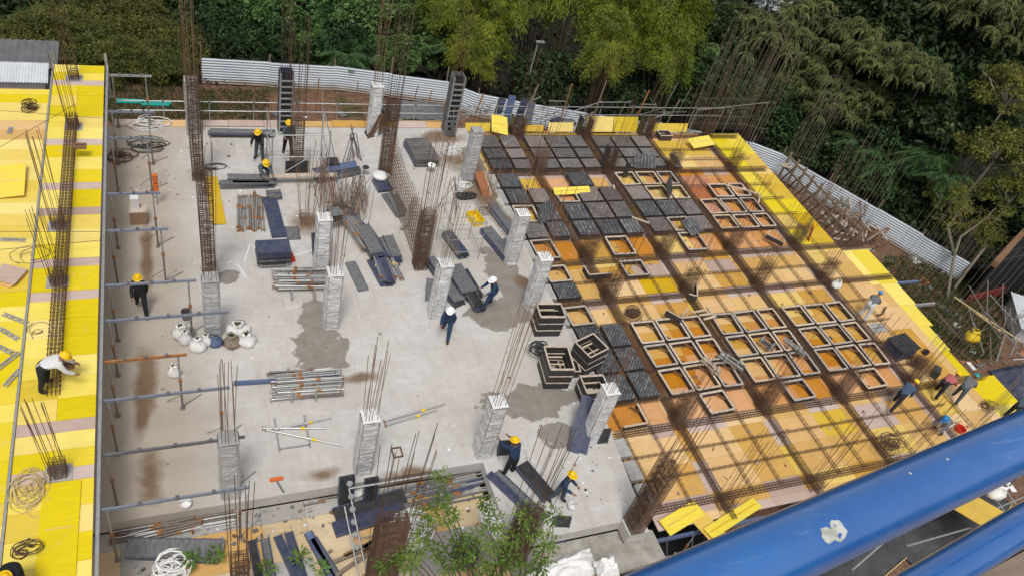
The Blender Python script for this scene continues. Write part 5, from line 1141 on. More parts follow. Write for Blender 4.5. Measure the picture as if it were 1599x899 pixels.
# ------------------------------------------------------------------ people
def person(px, py, z, rz, label, pose, top, bottom, helmet, hgt=1.7, vest=None):
    P = dict(lean=5, hl=0, kl=0, hr=0, kr=0, sl=5, el=15, sr=5, er=15, head=0, spread=.11); P.update(pose)
    k = hgt / 1.72
    def sag(a, L): a = R(a); return Vector((0, math.sin(a) * L, -math.cos(a) * L))     # angle from straight down, forward +
    J = {}; pel = Vector((0, 0, 0)); lean = R(P['lean']); ax = Vector((0, math.sin(lean), math.cos(lean)))
    J['pel'] = pel; J['waist'] = pel + ax * .14; J['chest'] = pel + ax * .36; J['neck'] = pel + ax * .52; hl_ = R(P['lean'] * .75 + P['head']); ha = Vector((0, math.sin(hl_), math.cos(hl_)))
    J['nk2'] = J['neck'] + ha * .06
    bones = [('pel', 'waist'), ('waist', 'chest'), ('chest', 'neck'), ('neck', 'nk2')]
    rad = dict(pel=.175, waist=.165, chest=.195, neck=.1, nk2=.06)
    for s, n in ((-1, 'l'), (1, 'r')):
        hip = pel + Vector((s * .1, 0, -.06)); kn = hip + sag(P['h' + n], .42) + Vector((s * P['spread'] * .3, 0, 0)); an = kn + sag(P['h' + n] - P['k' + n], .42) + Vector((s * P['spread'] * .3, 0, 0))
        J['hip' + n] = hip; J['kn' + n] = kn; J['an' + n] = an; J['to' + n] = an + Vector((s * .03, .17, -.045))
        rad.update({'hip' + n: .125, 'kn' + n: .088, 'an' + n: .068, 'to' + n: .05}); bones += [('pel', 'hip' + n), ('hip' + n, 'kn' + n), ('kn' + n, 'an' + n), ('an' + n, 'to' + n)]
        sh = J['chest'] + ax * .1 + Vector((s * .18, 0, 0)); a0 = P['s' + n] + 0; elb = sh + sag(a0, .29) + Vector((s * .05, 0, 0)); wr = elb + sag(a0 + P['e' + n], .25) + Vector((-s * .03, 0, 0))
        J['sh' + n] = sh; J['el' + n] = elb; J['wr' + n] = wr; rad.update({'sh' + n: .088, 'el' + n: .066, 'wr' + n: .046}); bones += [('chest', 'sh' + n), ('sh' + n, 'el' + n), ('el' + n, 'wr' + n)]
    low = min(min(J['anl'].z, J['anr'].z) - .055, min(J['tol'].z, J['tor'].z) - .045)
    names = list(J); idx = {n: i for i, n in enumerate(names)}
    me = bpy.data.meshes.new('body'); me.from_pydata([(J[n] - Vector((0, 0, low))) * k for n in names], [(idx[a], idx[b]) for a, b in bones], [])
    tmp = bpy.data.objects.new('tmp', me); COL.objects.link(tmp); tmp.modifiers.new('s', 'SKIN'); ss = tmp.modifiers.new('d', 'SUBSURF'); ss.levels = 2; ss.render_levels = 2
    for n in names:
        v = me.skin_vertices[0].data[idx[n]]; v.radius = (rad[n] * k, rad[n] * k * (.72 if n in ('chest', 'waist', 'pel') else 1)); v.use_root = n == 'pel'
    dg = bpy.context.evaluated_depsgraph_get(); ev = bpy.data.meshes.new_from_object(tmp.evaluated_get(dg)); bpy.data.objects.remove(tmp)
    b = MB(); b.v = [tuple(v.co) for v in ev.vertices]; G = {n: (J[n] - Vector((0, 0, low))) * k for n in names}
    def seg(p, a, c): d = c - a; t = max(0, min(1, (p - a).dot(d) / max(1e-9, d.length_squared))); return (p - a - d * t).length
    cls = {}
    for a, c in bones:
        m_ = 0 if c in ('waist', 'chest', 'neck') or c[:2] in ('sh', 'el') else 1
        if c[:2] == 'wr': m_ = 0
        if c == 'nk2': m_ = 2
        if c[:2] == 'to': m_ = 3
        cls[(a, c)] = m_
    for p in ev.polygons:
        c = p.center; bn = min(bones, key=lambda e: seg(c, G[e[0]], G[e[1]])); b.face(tuple(p.vertices), cls[bn])
    hc = G['nk2'] + ha * .115 * k
    fwd = Vector((0, math.cos(hl_), -math.sin(hl_)))
    k0 = len(b.v); nu, nv = 12, 9                     # head: an ovoid with brow, nose and chin
    for j in range(nv + 1):
        ph = math.pi * j / nv
        for i in range(nu):
            th = 2 * math.pi * i / nu; x = math.sin(ph) * math.cos(th) * .076; y = math.sin(ph) * math.sin(th) * .095; zz = math.cos(ph) * .118
            if y > .07: y += .022 * max(0, 1 - abs(zz + .01) / .04) * max(0, 1 - abs(x) / .03)
            if zz < -.05: y += .012
            b.v.append(tuple(hc + (Vector((1, 0, 0)) * x + fwd * y + ha * zz) * k))
    for j in range(nv):
        for i in range(nu): b.face((k0 + j * nu + i, k0 + (j + 1) * nu + i, k0 + (j + 1) * nu + (i + 1) % nu, k0 + j * nu + (i + 1) % nu), 2)
    for s, n in ((-1, 'l'), (1, 'r')):                # hands: palm and five fingers
        w, e = G['wr' + n], G['el' + n]; d = (w - e).normalized(); a = Vector((1, 0, 0)); a = (a - d * a.dot(d)).normalized(); c = d.cross(a)
        b.tube([w - d * .01, w + d * .05 * k, w + d * .09 * k], [.03 * k, .042 * k, .03 * k], 6, 2)
        for q in range(4):
            r0 = w + d * .085 * k + c * (q - 1.5) * .019 * k; L = (.07, .08, .075, .06)[q] * k
            b.tube([r0, r0 + d * L * .5 - a * s * .008, r0 + d * L * .85 - a * s * .03], [.009 * k, .0085 * k, .006 * k], 5, 2)
        r0 = w + d * .035 * k + c * .035 * k; b.tube([r0, r0 + c * .03 * k + d * .025 * k, r0 + c * .035 * k + d * .06 * k], [.011 * k, .01 * k, .007 * k], 5, 2)
    o = thing('person', label, 'person', at(px, py, z), rz, 'site workers')
    b.build('body', [top, bottom, 'skin', 'boot'], o, smooth=True)
    h = MB(); prof = [(.155, .0), (.125, .005), (.122, .04), (.105, .085), (.065, .12), (0, .135)]
    n = 16; 
    for r_, zz in prof:
        for i in range(n):
            t = 2 * math.pi * i / n; fy = 1.12 + (.22 if zz < .003 and math.sin(t) > 0 else 0) * max(0, math.sin(t))
            h.v.append(tuple(hc + ha * .025 * k + (Vector((1, 0, 0)) * math.cos(t) * r_ + fwd * math.sin(t) * r_ * fy + ha * zz) * k))
    for j in range(len(prof) - 1):
        for i in range(n): h.face((j * n + i, j * n + (i + 1) % n, (j + 1) * n + (i + 1) % n, (j + 1) * n + i))
    h.build('hard_hat', helmet, o, smooth=True)
    if vest:
        m = MB(); c0, c1 = G['waist'], G['chest']
        for q in (0.0, .7):
            c = c0.lerp(c1, q); m.tube([c + Vector((math.cos(t) * .172, math.sin(t) * .13, 0)) * k for t in np.linspace(0, 2 * math.pi, 15)], .018, 5)
        m.build('reflective_band', vest, o)
    return o
WALK = dict(hl=24, kl=8, hr=-18, kr=22, sl=-18, el=20, sr=22, er=30)
BEND = dict(lean=80, hl=15, kl=25, hr=-5, kr=8, sl=35, el=15, sr=30, er=20, head=-20)
CROUCH = dict(lean=45, hl=95, kl=125, hr=80, kr=120, sl=45, el=40, sr=40, er=40)
STAND = dict(lean=8, hl=4, kl=4, hr=-4, kr=4, sl=30, el=55, sr=30, er=55)
person(72, 606, LZ, R(-85), 'worker in white shirt and yellow helmet bending over the lying cage', BEND, 'cloth_white', 'cloth_dark', 'helmet_yellow')
person(222, 486, 0, R(175), 'worker in dark clothes and yellow helmet walking under the shoring beams', WALK, 'cloth_dark', 'cloth_dark', 'helmet_yellow', 1.76)
person(405, 248, 0, R(160), 'rear one of two workers at the dark boards, in black shirt', dict(lean=28, hl=10, kl=10, sl=45, el=30, sr=40, er=40), 'cloth_dark', 'cloth_slate', 'helmet_yellow')
person(410, 276, 0, R(190), 'worker in grey-blue crouching over the dark board pile', CROUCH, 'cloth_slate', 'cloth_slate', 'helmet_yellow')
person(449, 240, .5, R(180), 'worker with yellow helmet standing behind the pipe scaffold', STAND, 'cloth_slate', 'cloth_dark', 'helmet_yellow')
person(695, 524, 0, R(150), 'worker in navy overalls and white helmet walking past the white column', dict(WALK, lean=20, sl=-25, el=30), 'cloth_navy', 'cloth_navy', 'helmet_white')
person(766, 478, 0, R(110), 'worker in navy and white helmet with one foot raised on panels', dict(lean=28, hl=70, kl=50, hr=-5, kr=5, sl=40, el=40, sr=35, er=50), 'cloth_navy', 'cloth_navy', 'helmet_white')
person(794, 740, 0, R(20), 'worker in navy and yellow helmet gripping a black panel at the column', dict(lean=20, hl=8, kl=8, sl=60, el=30, sr=55, er=30), 'cloth_navy', 'cloth_dark', 'helmet_yellow')
person(868, 782, 0, R(215), 'worker in dark blue and yellow helmet stepping on the front slab', dict(lean=10, hl=14, kl=12, hr=-12, kr=10, sl=10, el=70, sr=20, er=70), 'cloth_navy', 'cloth_slate', 'helmet_yellow')
person(1345, 497, DZ + .1, R(-60), 'worker in grey and blue helmet bending forward on the right deck', dict(BEND, lean=70), 'cloth_grey', 'cloth_white', 'helmet_blue')
person(1392, 635, DZ + .1, R(-75), 'worker with yellow helmet and reflective bands striding over the rebar', dict(lean=48, hl=35, kl=20, hr=-30, kr=10, sl=40, el=20, sr=10, er=20), 'cloth_jean', 'cloth_dark', 'helmet_yellow', 1.7, 'hi_vis')
person(1457, 618, DZ + .1, R(-80), 'worker in pinkish-red shirt and yellow helmet bending on the right deck', dict(BEND, hl=40, kl=45), 'cloth_pink', 'cloth_dark', 'helmet_yellow')
person(1487, 626, DZ + .05, R(-70), 'worker in grey with teal helmet leaning beside the pink shirt', dict(BEND, lean=62, hl=30, kl=30), 'cloth_grey', 'cloth_slate', 'helmet_teal')
person(1470, 672, DZ + .05, R(95), 'worker in grey with blue helmet crouching just above the handrail', dict(BEND, lean=75, hl=70, kl=95, hr=60, kr=90), 'cloth_grey', 'cloth_white', 'helmet_blue')
person(1570, 655, DZ + .05, R(-80), 'worker in dark grey with blue helmet at the right border', dict(BEND, lean=65), 'cloth_slate', 'cloth_dark', 'helmet_blue')
person(30, 915, LZ, R(180), 'worker with yellow helmet and orange straps cut by the bottom left corner', dict(BEND, lean=60), 'cloth_dark', 'cloth_dark', 'helmet_yellow', 1.7, 'orange_plastic')

# ------------------------------------------------------------------ vegetation
def quads(c, ax, nm, L, Wd, bend=.0):
    """leaf rhombs: c base (n,3), ax direction, nm normal -> verts, faces"""
    sd_ = np.cross(ax, nm); sd_ /= np.linalg.norm(sd_, axis=1, keepdims=True) + 1e-9
    L = L[:, None]; Wd = Wd[:, None]; tip = c + ax * L; tip[:, 2] -= bend * L[:, 0]
    mid = c + ax * L * .45
    V = np.stack([c, mid + sd_ * Wd / 2, tip, mid - sd_ * Wd / 2], 1).reshape(-1, 3)
    return V
def leafobj(name, V, mt):
    n = len(V) // 4; me = bpy.data.meshes.new(name); me.vertices.add(4 * n); me.vertices.foreach_set('co', V.astype(np.float32).ravel())
    me.loops.add(4 * n); me.loops.foreach_set('vertex_index', np.arange(4 * n, dtype=np.int32)); me.polygons.add(n)
    me.polygons.foreach_set('loop_start', np.arange(0, 4 * n, 4, dtype=np.int32)); me.polygons.foreach_set('loop_total', np.full(n, 4, np.int32))
    me.materials.append(MATS[mt]); me.update(); me.validate(); return me
def unit(r, n): v = r.normal(size=(n, 3)); return v / np.linalg.norm(v, axis=1, keepdims=True)
def crown_broad(r, clumps, per, Rx, Rz, cl, L, Wd, droop=.2):
    out = []
    for k in range(clumps):
        d = unit(r, 1)[0]; d[2] = abs(d[2]) * 1.0 - .25; c = d * np.array([Rx, Rx, Rz]) * r.uniform(.55, 1.0); s = cl * r.uniform(.6, 1.25)
        p = unit(r, per); p[:, 2] *= .65; pos = c + p * s * r.uniform(.35, 1, (per, 1)) ** .6
        ax = p + r.normal(size=(per, 3)) * .6; ax[:, 2] -= droop; ax /= np.linalg.norm(ax, axis=1, keepdims=True)
        nm = np.array([0, 0, 1]) + r.normal(size=(per, 3)) * .55
        out.append(quads(pos, ax, nm, r.uniform(.7, 1.3, per) * L, r.uniform(.7, 1.3, per) * Wd, .15))
    return np.concatenate(out)
def crown_bamboo(r, sprays, per, Rx, Rz):
    out = []
    for k in range(sprays):
        az = r.uniform(0, 6.28); reach = Rx * r.uniform(.35, 1); top = Rz * r.uniform(.45, 1.0); drop = r.uniform(.7, 1.5) * Rz * .55
        t = r.uniform(.25, 1, per) ** .75
        x = reach * t; z = top * np.sin(np.minimum(t * 1.9, 1.57)) - drop * np.clip(t - .45, 0, 1) ** 1.5 * 2.2
        w = .3 + .38 * t
        pos = np.stack([np.cos(az) * x + r.normal(size=per) * w * .42, np.sin(az) * x + r.normal(size=per) * w * .42, z + r.normal(size=per) * .3], 1)
        ax = np.stack([np.cos(az) * .6 + r.normal(size=per) * .5, np.sin(az) * .6 + r.normal(size=per) * .5, -1.0 + r.normal(size=per) * .4], 1); ax /= np.linalg.norm(ax, axis=1, keepdims=True)
        out.append(quads(pos, ax, unit(r, per) + np.array([np.cos(az), np.sin(az), .6]), r.uniform(.22, .42, per), r.uniform(.045, .085, per)))
    return np.concatenate(out)
def crown_fern(r, clumps, Rx, Rz, fr=13, fl=1.0):
    out = []
    for k in range(clumps):
        d = unit(r, 1)[0]; d[2] = abs(d[2]) - .3; c = d * np.array([Rx, Rx, Rz]) * r.uniform(.5, 1)
        for q in range(fr):
            az = r.uniform(0, 6.28); n = 26; t = np.linspace(.08, 1, n); Lf = fl * r.uniform(.7, 1.2)
            dirv = np.array([math.cos(az), math.sin(az), 0]); pos = c + dirv * (Lf * .78 * np.sin(t * 1.35))[:, None]; pos[:, 2] += .3 * t - 1.15 * Lf * t ** 1.7
            s = np.where(np.arange(n) % 2 == 0, 1, -1)[:, None]; ax = np.cross(dirv, [0, 0, 1]) * s * .8 + dirv * .5 + np.array([0, 0, -1.0]); ax = ax / np.linalg.norm(ax, axis=1, keepdims=True)
            out.append(quads(pos, ax, np.array([0, 0, 1.0]) + r.normal(size=(n, 3)) * .3, .26 * Lf * (1.1 - .5 * t), np.full(n, .085 * Lf)))
    return np.concatenate(out)
def crown_palm(r, fronds, Lf, n=44):
    out = []
    for k in range(fronds):
        az = k * 6.28 / fronds + r.uniform(-.2, .2); el = r.uniform(.2, 1.0); t = np.linspace(.12, 1, n); dirv = np.array([math.cos(az), math.sin(az), 0]); L = Lf * r.uniform(.8, 1.1)
        pos = dirv * (L * t * math.cos(el * .6))[:, None]; pos[:, 2] = L * (t * math.sin(el) - .75 * t ** 2)
        for s in (1, -1):
            ax = np.cross(dirv, [0, 0, 1]) * s + dirv * .55 + np.array([0, 0, -.45]); ax = np.tile(ax / np.linalg.norm(ax), (n, 1)) + r.normal(size=(n, 3)) * .08
            out.append(quads(pos, ax, np.tile([0, 0, 1.0], (n, 1)) + r.normal(size=(n, 3)) * .2, L * .26 * np.sin(np.clip(t * 2.6 + .3, 0, 2.9)) + .05, np.full(n, L * .028), .1))
    return np.concatenate(out)
nr = np.random.RandomState
VEG = {
 'broad': [leafobj('crown', crown_broad(nr(s), 40, 190, 3.1, 2.8, .72, .36, .22), 'leaf_bluegreen') for s in (1, 2)],
 'deep': [leafobj('crown', crown_broad(nr(s), 44, 150, 3.2, 2.8, .95, .36, .2), 'leaf_deep') for s in (3, 4)],
 'bamboo': [leafobj('crown', crown_bamboo(nr(s), 34, 560, 3.2, 3.6), 'leaf_bamboo') for s in (5, 6, 7)],
 'fern': [leafobj('crown', crown_fern(nr(s), 74, 3.3, 2.3, 13, .8), 'leaf_olive') for s in (8, 9)],
 'fine': [leafobj('crown', crown_broad(nr(s), 60, 260, 2.6, 2.2, .8, .19, .085, .0), 'leaf_fine') for s in (10, 11)],
 'yellowish': [leafobj('crown', crown_broad(nr(s), 46, 120, 2.8, 2.4, .6, .24, .09, .1), 'leaf_yellowish') for s in (12,)],
 'palm': [leafobj('crown', crown_palm(nr(s), 15, 2.6), 'leaf_palm') for s in (14, 15)],
 'silver': [leafobj('crown', crown_broad(nr(16), 14, 30, 1.6, .8, .5, .6, .35), 'leaf_silver')],
}
WORDS = {'broad': ('broadleaf_tree', 'broad-leaved blue-green tree'), 'deep': ('forest_tree', 'dark green forest tree'), 'bamboo': ('bamboo_clump', 'drooping yellow-green bamboo clump'), 'fern': ('feathery_tree', 'olive feathery-leaved tree'), 'fine': ('shrub_tree', 'fine-leaved olive shrub tree'), 'yellowish': ('pale_limbed_tree', 'yellowish tree with pale bare limbs'), 'palm': ('palm_tree', 'green palm'), 'silver': ('silver_leaf_tree', 'silvery white-leaved tree')}
def trunk_mesh(kind, seed):
    r = random.Random(seed); b = MB(); bk = 'bark_pale' if kind in ('yellowish',) else 'bark'
    if kind == 'bamboo':
        for k in range(10):
            a = r.uniform(0, 6.28); q = r.uniform(.05, .5); c, s = math.cos(a), math.sin(a); b.tube([(c * q * .3, s * q * .3, -1), (c * q * .6, s * q * .6, -.35), (c * (q * .6 + .3), s * (q * .6 + .3), .1)], [.01, .008, .004], 5)
    else: b.tube([(0, 0, -1), (.15, .1, -.5), (-.1, .12, -.15), (0, 0, .0)], [.11, .085, .06, .04], 8)
    return b.mesh('trunk', bk, True)
def limb_mesh(kind, seed):
    r = random.Random(seed); b = MB()
    for k in range(14):
        a = r.uniform(0, 6.28); L = r.uniform(1.3, 2.6); c, q = math.cos(a), math.sin(a); z = r.uniform(-.6, .1)
        b.tube([(0, 0, z - .5), (c * L * .5, q * L * .5, z + .3), (c * L, q * L, z + .5 + r.uniform(0, .8))], [.07, .045, .012], 5)
    return b.mesh('limbs', 'bark_pale' if kind == 'yellowish' else 'bark', True)
LIMB = {k: limb_mesh(k, 80 + i) for i, k in enumerate(VEG) if k not in ('palm', 'bamboo')}
TR = {k: trunk_mesh(k, 50 + i) for i, k in enumerate(VEG)}
SEEN = {}
def ray_beyond(px, py, D):
    d = RT * ((px - 799.5) / FPX) - UP * ((py - 449.5) / FPX) + FW; t = 20.0
    while t < 140 and beyond(d.x * t, d.y * t) < D: t += .1
    return Vector((d.x * t, d.y * t, CAMZ + d.z * t))
def tree(kind, px, py, D, sc, where, rz=None, sz=None):
    """crown centre stands D metres outside the fence line"""
    p = ray_beyond(px, py, D); nm, words = WORDS[kind]; SEEN[kind] = SEEN.get(kind, 0) + 1; gz = ground_z(p.x, p.y); zc = max(p.z, gz + .6)
    o = thing(nm, f'{words} {where}', 'bamboo' if kind == 'bamboo' else ('palm' if kind == 'palm' else 'tree'), (p.x, p.y, gz), 0, 'trees beyond the site')
    v = VEG[kind][SEEN[kind] % len(VEG[kind])]; s = sc * rnd.uniform(.94, 1.06)
    link('crown', v, o, (0, 0, zc - gz), (0, 0, rnd.uniform(0, 6.28)), (s, s, s * (sz or 1)))
    h = zc - gz; link('trunk', TR[kind], o, (0, 0, h), (0, 0, rnd.uniform(0, 6)), (sc * 1.6, sc * 1.6, h) if kind != 'bamboo' else (h * .5, h * .5, h))
    if kind in LIMB: link('limbs', LIMB[kind], o, (0, 0, h), (0, 0, rnd.uniform(0, 6)), (s, s, s))
    return o
T = tree
# the second number pair: metres outside the fence line, crown scale
for px, py, z, s, w in ((150, 90, 2, .9, 'right behind the narrow yellow deck'), (205, 45, 5, 1.0, 'high above the narrow deck end'), (240, 120, 1.5, .8, 'beside the far left guard rail'), (272, 75, 3, .8, 'left of the tall pale column'), (95, 50, 4, .9, 'above the grey shed, right side'), (20, 70, 3, .8, 'above the grey shed, left side'), (185, 5, 8, 1.1, 'at the top edge above the yellow deck'), (265, 145, .2, .55, 'low by the far left corner of the floor'), (200, 125, .5, .7, 'between the narrow deck and the pale column')): T('fine', px, py, z, s, w)
for px, py, z, s, w in ((10, 10, 9, 1.2, 'in the top left corner'), (90, 0, 10, 1.1, 'behind the shrubs at top left'), (335, 55, 5, .8, 'just right of the tall pale column'), (385, 10, 9, 1.0, 'at top left of centre'), (450, 70, 4, .7, 'behind the fence near the blue column form'), (690, 85, 5, .8, 'shaded between bamboo and broadleaf trees'), (540, 75, 4, .7, 'low behind the fence centre'), (385, 70, 3.5, .6, 'low behind the left end of the fence'), (600, 5, 10, 1.0, 'at the top between the broadleaf crowns'), (1100, 40, 10, 1.1, 'dark gap right of the bamboo'), (1120, 130, 5, .9, 'low behind the bar screen'), (1340, 10, 14, 1.3, 'at the top right of the feathery trees'), (1450, 140, 10, 1.2, 'behind the feathery trees at right'), (1300, 240, 4, .8, 'low behind the right fence'), (1540, 60, 14, 1.3, 'in the top right corner'), (1430, 320, 4, .8, 'low among the palms'), (860, 125, 4, .8, 'in the dark under the bamboo'), (985, 155, 4, .8, 'in the dark under the right bamboo'), (1210, 170, 5, .9, 'behind the long bars'), (700, 10, 12, 1.2, 'at the top, just left of the bamboo'), (500, -10, 13, 1.2, 'at the top above the palms'), (1180, 60, 12, 1.2, 'behind the leftmost feathery tree'), (1390, 220, 6, .9, 'under the lowest feathery tree'), (1250, 100, 12, 1.2, 'behind the central feathery tree'), (1520, 200, 9, 1.1, 'behind the pale limbs'), (1590, 360, 6, .9, 'above the black shed'), (280, 10, 9, 1.0, 'behind the tops of the left cages'), (1150, 0, 16, 1.3, 'at the top edge left of the silvery tree'), (1240, 220, 3, .7, 'close behind the upper right fence'), (1350, 290, 2.5, .6, 'close behind the right fence middle'), (1470, 190, 8, 1.1, 'in shade left of the yellowish trees'), (1410, 30, 13, 1.3, 'at the top between feathery trees'), (1480, 20, 15, 1.3, 'at the top left of the corner tree'), (1160, 120, 8, 1.0, 'in the shade behind the wide bar screen'), (1040, 140, 5, .8, 'under the rightmost bamboo'), (1340, 100, 11, 1.2, 'between the feathery crowns')): T('deep', px, py, z, s, w)
for px, py, z, s, w in ((420, 30, 6, .8, 'above the left part of the fence'), (495, 20, 7, .8, 'left of the centre palm'), (570, 45, 6, .85, 'above the fence, right of the palm'), (655, 40, 6.5, .9, 'left of the yellow bamboo'), (640, 85, 3.5, .55, 'lower, left of the yellow bamboo'), (590, 85, 3.5, .5, 'behind the far white column'), (330, 15, 7, .7, 'by the tops of the left cages'), (1085, 90, 6, .6, 'right of the bamboo, in shade'), (480, 70, 3.5, .5, 'just behind the blue column form')): T('broad', px, py, z, s, w)
for px, py, z, s, w in ((755, 80, 3, .75, 'overhanging the fence, leftmost and lowest'), (790, 10, 7, .85, 'at the top, left of centre'), (890, 30, 7, .95, 'at the top centre'), (955, 65, 5, .85, 'largest bright one hanging low at centre'), (1035, 60, 6, .85, 'right of the bright central one'), (1050, -10, 9, 1.0, 'at the top right of the bamboo group'), (850, -15, 9, .9, 'at the top edge between other bamboo'), (975, 0, 9, .9, 'at the top edge right of centre'), (940, 105, 2.6, .62, 'hanging lowest, over the fence at centre'), (1030, 110, 3, .66, 'hanging low, right of the lowest one'), (735, 100, 2.2, .55, 'small, at the left end over the fence'), (700, 30, 5, .7, 'leftmost of the upper bamboo')): T('bamboo', px, py, z, s, w)
for px, py, z, s, w in ((1215, 55, 8, 1.0, 'leftmost, behind the long bars'), (1285, 115, 6.5, .85, 'centre of the right forest'), (1320, 165, 5, .7, 'hanging lowest over the right bars'), (1400, 95, 7, .8, 'right of the lowest one'), (1270, 20, 10, .9, 'at the top edge'), (1550, 20, 12, 1.1, 'in the upper right corner'), (1450, 110, 6, .6, 'small, near the pale limbs'), (1235, 130, 6, .6, 'small, between the long bar groups'), (1365, 150, 6, .6, 'small, right of the lowest one'), (1340, 60, 8, .8, 'above the centre one'), (1180, 30, 10, .7, 'small, near the silvery tree')): T('fern', px, py, z, s, w)
for px, py, z, s, w in ((1580, 150, 7, .9, 'at the right border, upper'), (1560, 240, 5, .9, 'at the right border, middle'), (1580, 310, 4, .75, 'at the right border, lower'), (1480, 310, 2.5, .5, 'small, above the right end of the fence'), (1530, 365, 2, .4, 'smallest, beside the black shed')): T('yellowish', px, py, z, s, w)
for px, py, z, s, w in ((505, 45, 5, 1.0, 'in the middle of the left forest'), (540, 85, 1.8, .75, 'with a frond drooping over the fence'), (700, 75, 3.5, .8, 'left of the yellow bamboo, in shade'), (1395, 255, 4, .95, 'behind the right fence, leftmost'), (1455, 245, 4, .9, 'behind the right fence, second'), (1345, 225, 4, .8, 'low under the feathery trees'), (1480, 275, 3, .7, 'small, near the pale limbs'), (580, 15, 7, .9, 'at the top near centre left'), (1260, 275, 1.2, .4, 'tiny, close behind the right fence')): T('palm', px, py, z, s, w)
T('silver', 1205, 0, 11, 1.0, 'at the top edge, right of centre')
# pale bare limbs of the right-hand tree
o = thing('leaning_limb', 'forked pale trunk leaning over the right end of the fence', 'tree', at(1480, 465, GZ))
q0 = at(1480, 465, GZ)
for k, pts in enumerate((((1478, 470, 0), (1490, 400, 1.6), (1500, 370, 2.4), (1535, 345, 3.4), (1570, 310, 4.2)), ((1490, 400, 1.6), (1480, 355, 2.8), (1497, 330, 3.4)), ((1490, 450, .5), (1520, 410, 1.6), (1550, 370, 2.6)), ((1480, 330, 2.0), (1500, 280, 3.2), (1560, 215, 4.8)))):
    MB().tube([at(a, b, GZ + c) - q0 for a, b, c in pts], [.1 - .018 * i for i in range(len(pts))], 7).build('limb', 'bark_mid', o, smooth=True)
r = nr(44); tw = MB(); lv = []
for a, b, c in ((1535, 345, 3.4), (1570, 310, 4.2), (1497, 330, 3.4), (1550, 370, 2.6), (1480, 355, 2.8), (1560, 215, 4.8), (1505, 300, 3.6), (1520, 335, 3.0), (1585, 270, 4.4), (1540, 260, 4.2)):
    e = at(a, b, GZ + c) - q0
    for k in range(5):
        w = e + Vector((r.uniform(-.8, .8), r.uniform(-.6, .8), r.uniform(.0, .7))); tw.tube([e, e.lerp(w, .5) + Vector((0, 0, .1)), w], [.022, .014, .005], 4)
        n = 60; p = unit(r, n); lv.append(quads(np.array(w) + p * .38 * r.uniform(.1, 1, (n, 1)), p, np.array([0, 0, 1.0]) + r.normal(size=(n, 3)) * .5, r.uniform(.1, .2, n), r.uniform(.04, .07, n), .1))
tw.build('twigs', 'bark_mid', o, smooth=True); link('leaves', leafobj('leaves', np.concatenate(lv), 'leaf_yellowish'), o)
# foreground leafy tree
def front_tree():
    base = at(735, 905, GZ); o = thing('leafy_tree', 'fresh green leafy tree in the lower centre, in front of the deck', 'tree', (8.0, 7.6, GZ)); b0 = Vector((8.0, 7.6, GZ)); r = nr(33)
    tops = [(615, 835, 1.2), (690, 780, 2.4), (690, 800, 2.4), (705, 805, 2.5), (660, 835, 1.8), (735, 850, 2.3), (760, 870, 2.2), (800, 870, 2.4), (830, 830, 2.6), (822, 805, 3.0), (865, 805, 3.0), (855, 840, 2.6), (850, 865, 2.2), (640, 880, 1.4), (700, 880, 1.8), (775, 815, 2.6), (760, 785, 2.7), (780, 890, 2.0), (815, 890, 2.2), (600, 880, 1.0), (665, 800, 2.0), (690, 745, 2.6), (720, 875, 1.9), (745, 835, 2.2), (715, 840, 2.2), (775, 850, 2.3), (680, 855, 1.8), (650, 862, 1.6), (800, 840, 2.4), (760, 895, 1.9), (840, 885, 2.2), (625, 860, 1.4)]
    m = MB(); hub = Vector((0, 0, 2.2)); m.tube([(0, 0, 0), (.08, .05, 1.2), hub], [.13, .1, .075], 8); out = []
    for i, (px, py, z) in enumerate(tops):
        c = at(px, py, z) - b0; mid = hub.lerp(c, .55) + Vector((0, 0, -.15)); m.tube([hub, mid, c], [.045, .028, .01], 5); n = 115; s = .32 if i not in (2, 5, 6, 9) else .44
        p = unit(r, n); p[:, 2] *= .8; pos = np.array(c) + p * s * r.uniform(.2, 1, (n, 1)); ax = p + r.normal(size=(n, 3)) * .4; ax[:, 2] -= .35; ax /= np.linalg.norm(ax, axis=1, keepdims=True)
        out.append(quads(pos, ax, np.array([0, 0, 1.0]) + r.normal(size=(n, 3)) * .5, r.uniform(.09, .18, n), r.uniform(.04, .065, n), .2))
    m.build('trunk', 'bark', o, smooth=True); link('crown', leafobj('crown', np.concatenate(out), 'leaf_fresh'), o)
front_tree()
for k, (px, py, z) in enumerate(((300, 872, -.1), (335, 865, -.1), (470, 868, 0), (500, 885, 0), (415, 885, 0))):
    c = at(px, py, z); r = nr(70 + k); n = 46; p = unit(r, n); ax = p.copy(); ax[:, 2] = np.abs(ax[:, 2]) * .5; o = thing('leafy_sprig', f'small leafy sprig rising at the front deck, {ORD[k]} from left', 'sprig', c, 0, 'sprigs at the front deck')
    link('leaves', leafobj('leaves', quads(p * .22 * r.uniform(.2, 1, (n, 1)), ax, np.array([0, 0, 1.0]) + r.normal(size=(n, 3)) * .5, r.uniform(.14, .24, n), r.uniform(.05, .08, n), .2), 'leaf_fresh'), o); MB().tube([(0, 0, -.4), (.03, 0, 0), (0, .05, .1)], .012, 5).build('stem', 'bark', o)
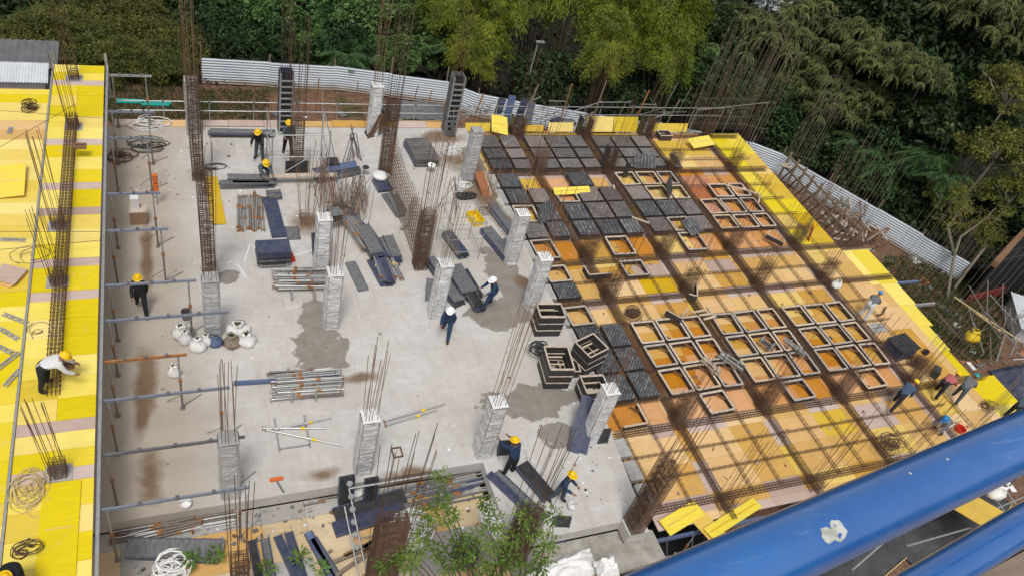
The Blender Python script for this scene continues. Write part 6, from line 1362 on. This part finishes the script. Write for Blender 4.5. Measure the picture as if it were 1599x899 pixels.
# undergrowth and grass: masses nobody could count
def carpet(name, label, n, region, size, mt, seed, cat):
    r = nr(seed); P = []
    while len(P) < n:
        px, py = r.uniform(region[0], region[2]), r.uniform(region[1], region[3]); 
        q = at(px, py, GZ + .15)
        if region[4](px, py): P.append((q.x, q.y, ground_z(q.x, q.y) + r.uniform(0, min(size[2], max(.12, .15 + .45 * beyond(q.x, q.y))))))
    P = np.array(P); ax = r.normal(size=(n, 3)); ax[:, 2] = np.abs(ax[:, 2]) * size[3] + .2; ax /= np.linalg.norm(ax, axis=1, keepdims=True)
    o = link(name, leafobj(name, quads(P, ax, unit(r, n) + np.array([0, 0, .6]), r.uniform(.6, 1.3, n) * size[0], r.uniform(.6, 1.3, n) * size[1], .1), mt)); tag(o, label, cat, kind='stuff')
fy = lambda x: np.interp(x, [0, 316, 520, 675, 860, 1010, 1100, 1206, 1350, 1490, 1600], [110, 112, 118, 135, 160, 186, 200, 248, 332, 415, 440])
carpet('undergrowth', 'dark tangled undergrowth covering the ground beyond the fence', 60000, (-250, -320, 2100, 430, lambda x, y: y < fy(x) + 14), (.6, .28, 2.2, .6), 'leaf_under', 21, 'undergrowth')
carpet('grass', 'rough green grass along the inside of the far fence', 4500, (150, 130, 420, 190, lambda x, y: y > fy(x) + 26), (.3, .04, .1, 2.5), 'grass_blade', 22, 'grass')
carpet('grass', 'rough green grass on the slope beyond the right deck edge', 9000, (1380, 400, 1560, 560, lambda x, y: y > fy(x) + 20), (.35, .045, .12, 2.5), 'grass_blade', 23, 'grass')
def litter(name, label, n, rects, z, smin, smax, mats, seed, thin=.4):
    r = random.Random(seed); b = MB()
    for k in range(n):
        x0, y0, x1, y1 = r.choice(rects); l = r.uniform(smin, smax); w = l * r.uniform(.15, 1) if r.random() < .7 else l * .08; a = r.uniform(0, 3.14)
        b.box((r.uniform(x0, x1), r.uniform(y0, y1), z + .012), (l, w, .012 + l * .12 * r.random()), Matrix.Rotation(a, 3, 'Z'), r.randrange(len(mats)))
    tag(b.build(name, mats), label, 'debris', kind='stuff')
litter('floor_debris', 'small chips, offcuts and crumbs scattered over the concrete floor', 520, [(-2, 14, 13.8, 33), (3, 22, 13.8, 33), (9, 11, 13.4, 14), (-2, 28, 4, 33.2), (9, 26, 13.9, 33)], 0, .03, .11, ['cement_grey', 'white_plastic', 'wood_old', 'form_slate', 'wood_rim', 'rust'], 91)
litter('deck_debris', 'small timber and wire scraps scattered over the waffle deck', 260, [(14.4, 11, 28.5, 32.5)], DZ + .004, .04, .2, ['rust', 'wood_old', 'rust_light', 'wood_rim'], 92)
litter('front_debris', 'mixed scraps and dirt scattered over the front deck', 330, [(-4.5, 8, 8.5, 13.5), (-2, 12.5, 8.5, 13.5)], FZ + .004, .04, .15, ['cement_grey', 'wood_old', 'wood_brown', 'white_plastic', 'rust', 'form_slate'], 94)
litter('ground_debris', 'planks, stones and scraps strewn on the dirt round the site', 500, [(0, 34.5, 30, 40), (33.5, 9, 42, 26), (14, -4, 34, 9)], GZ + .03, .08, .7, ['cement_grey', 'wood_old', 'wood_brown', 'white_plastic', 'hollow_clay', 'steel_dark'], 95)
print('OBJECTS', len(bpy.data.objects))
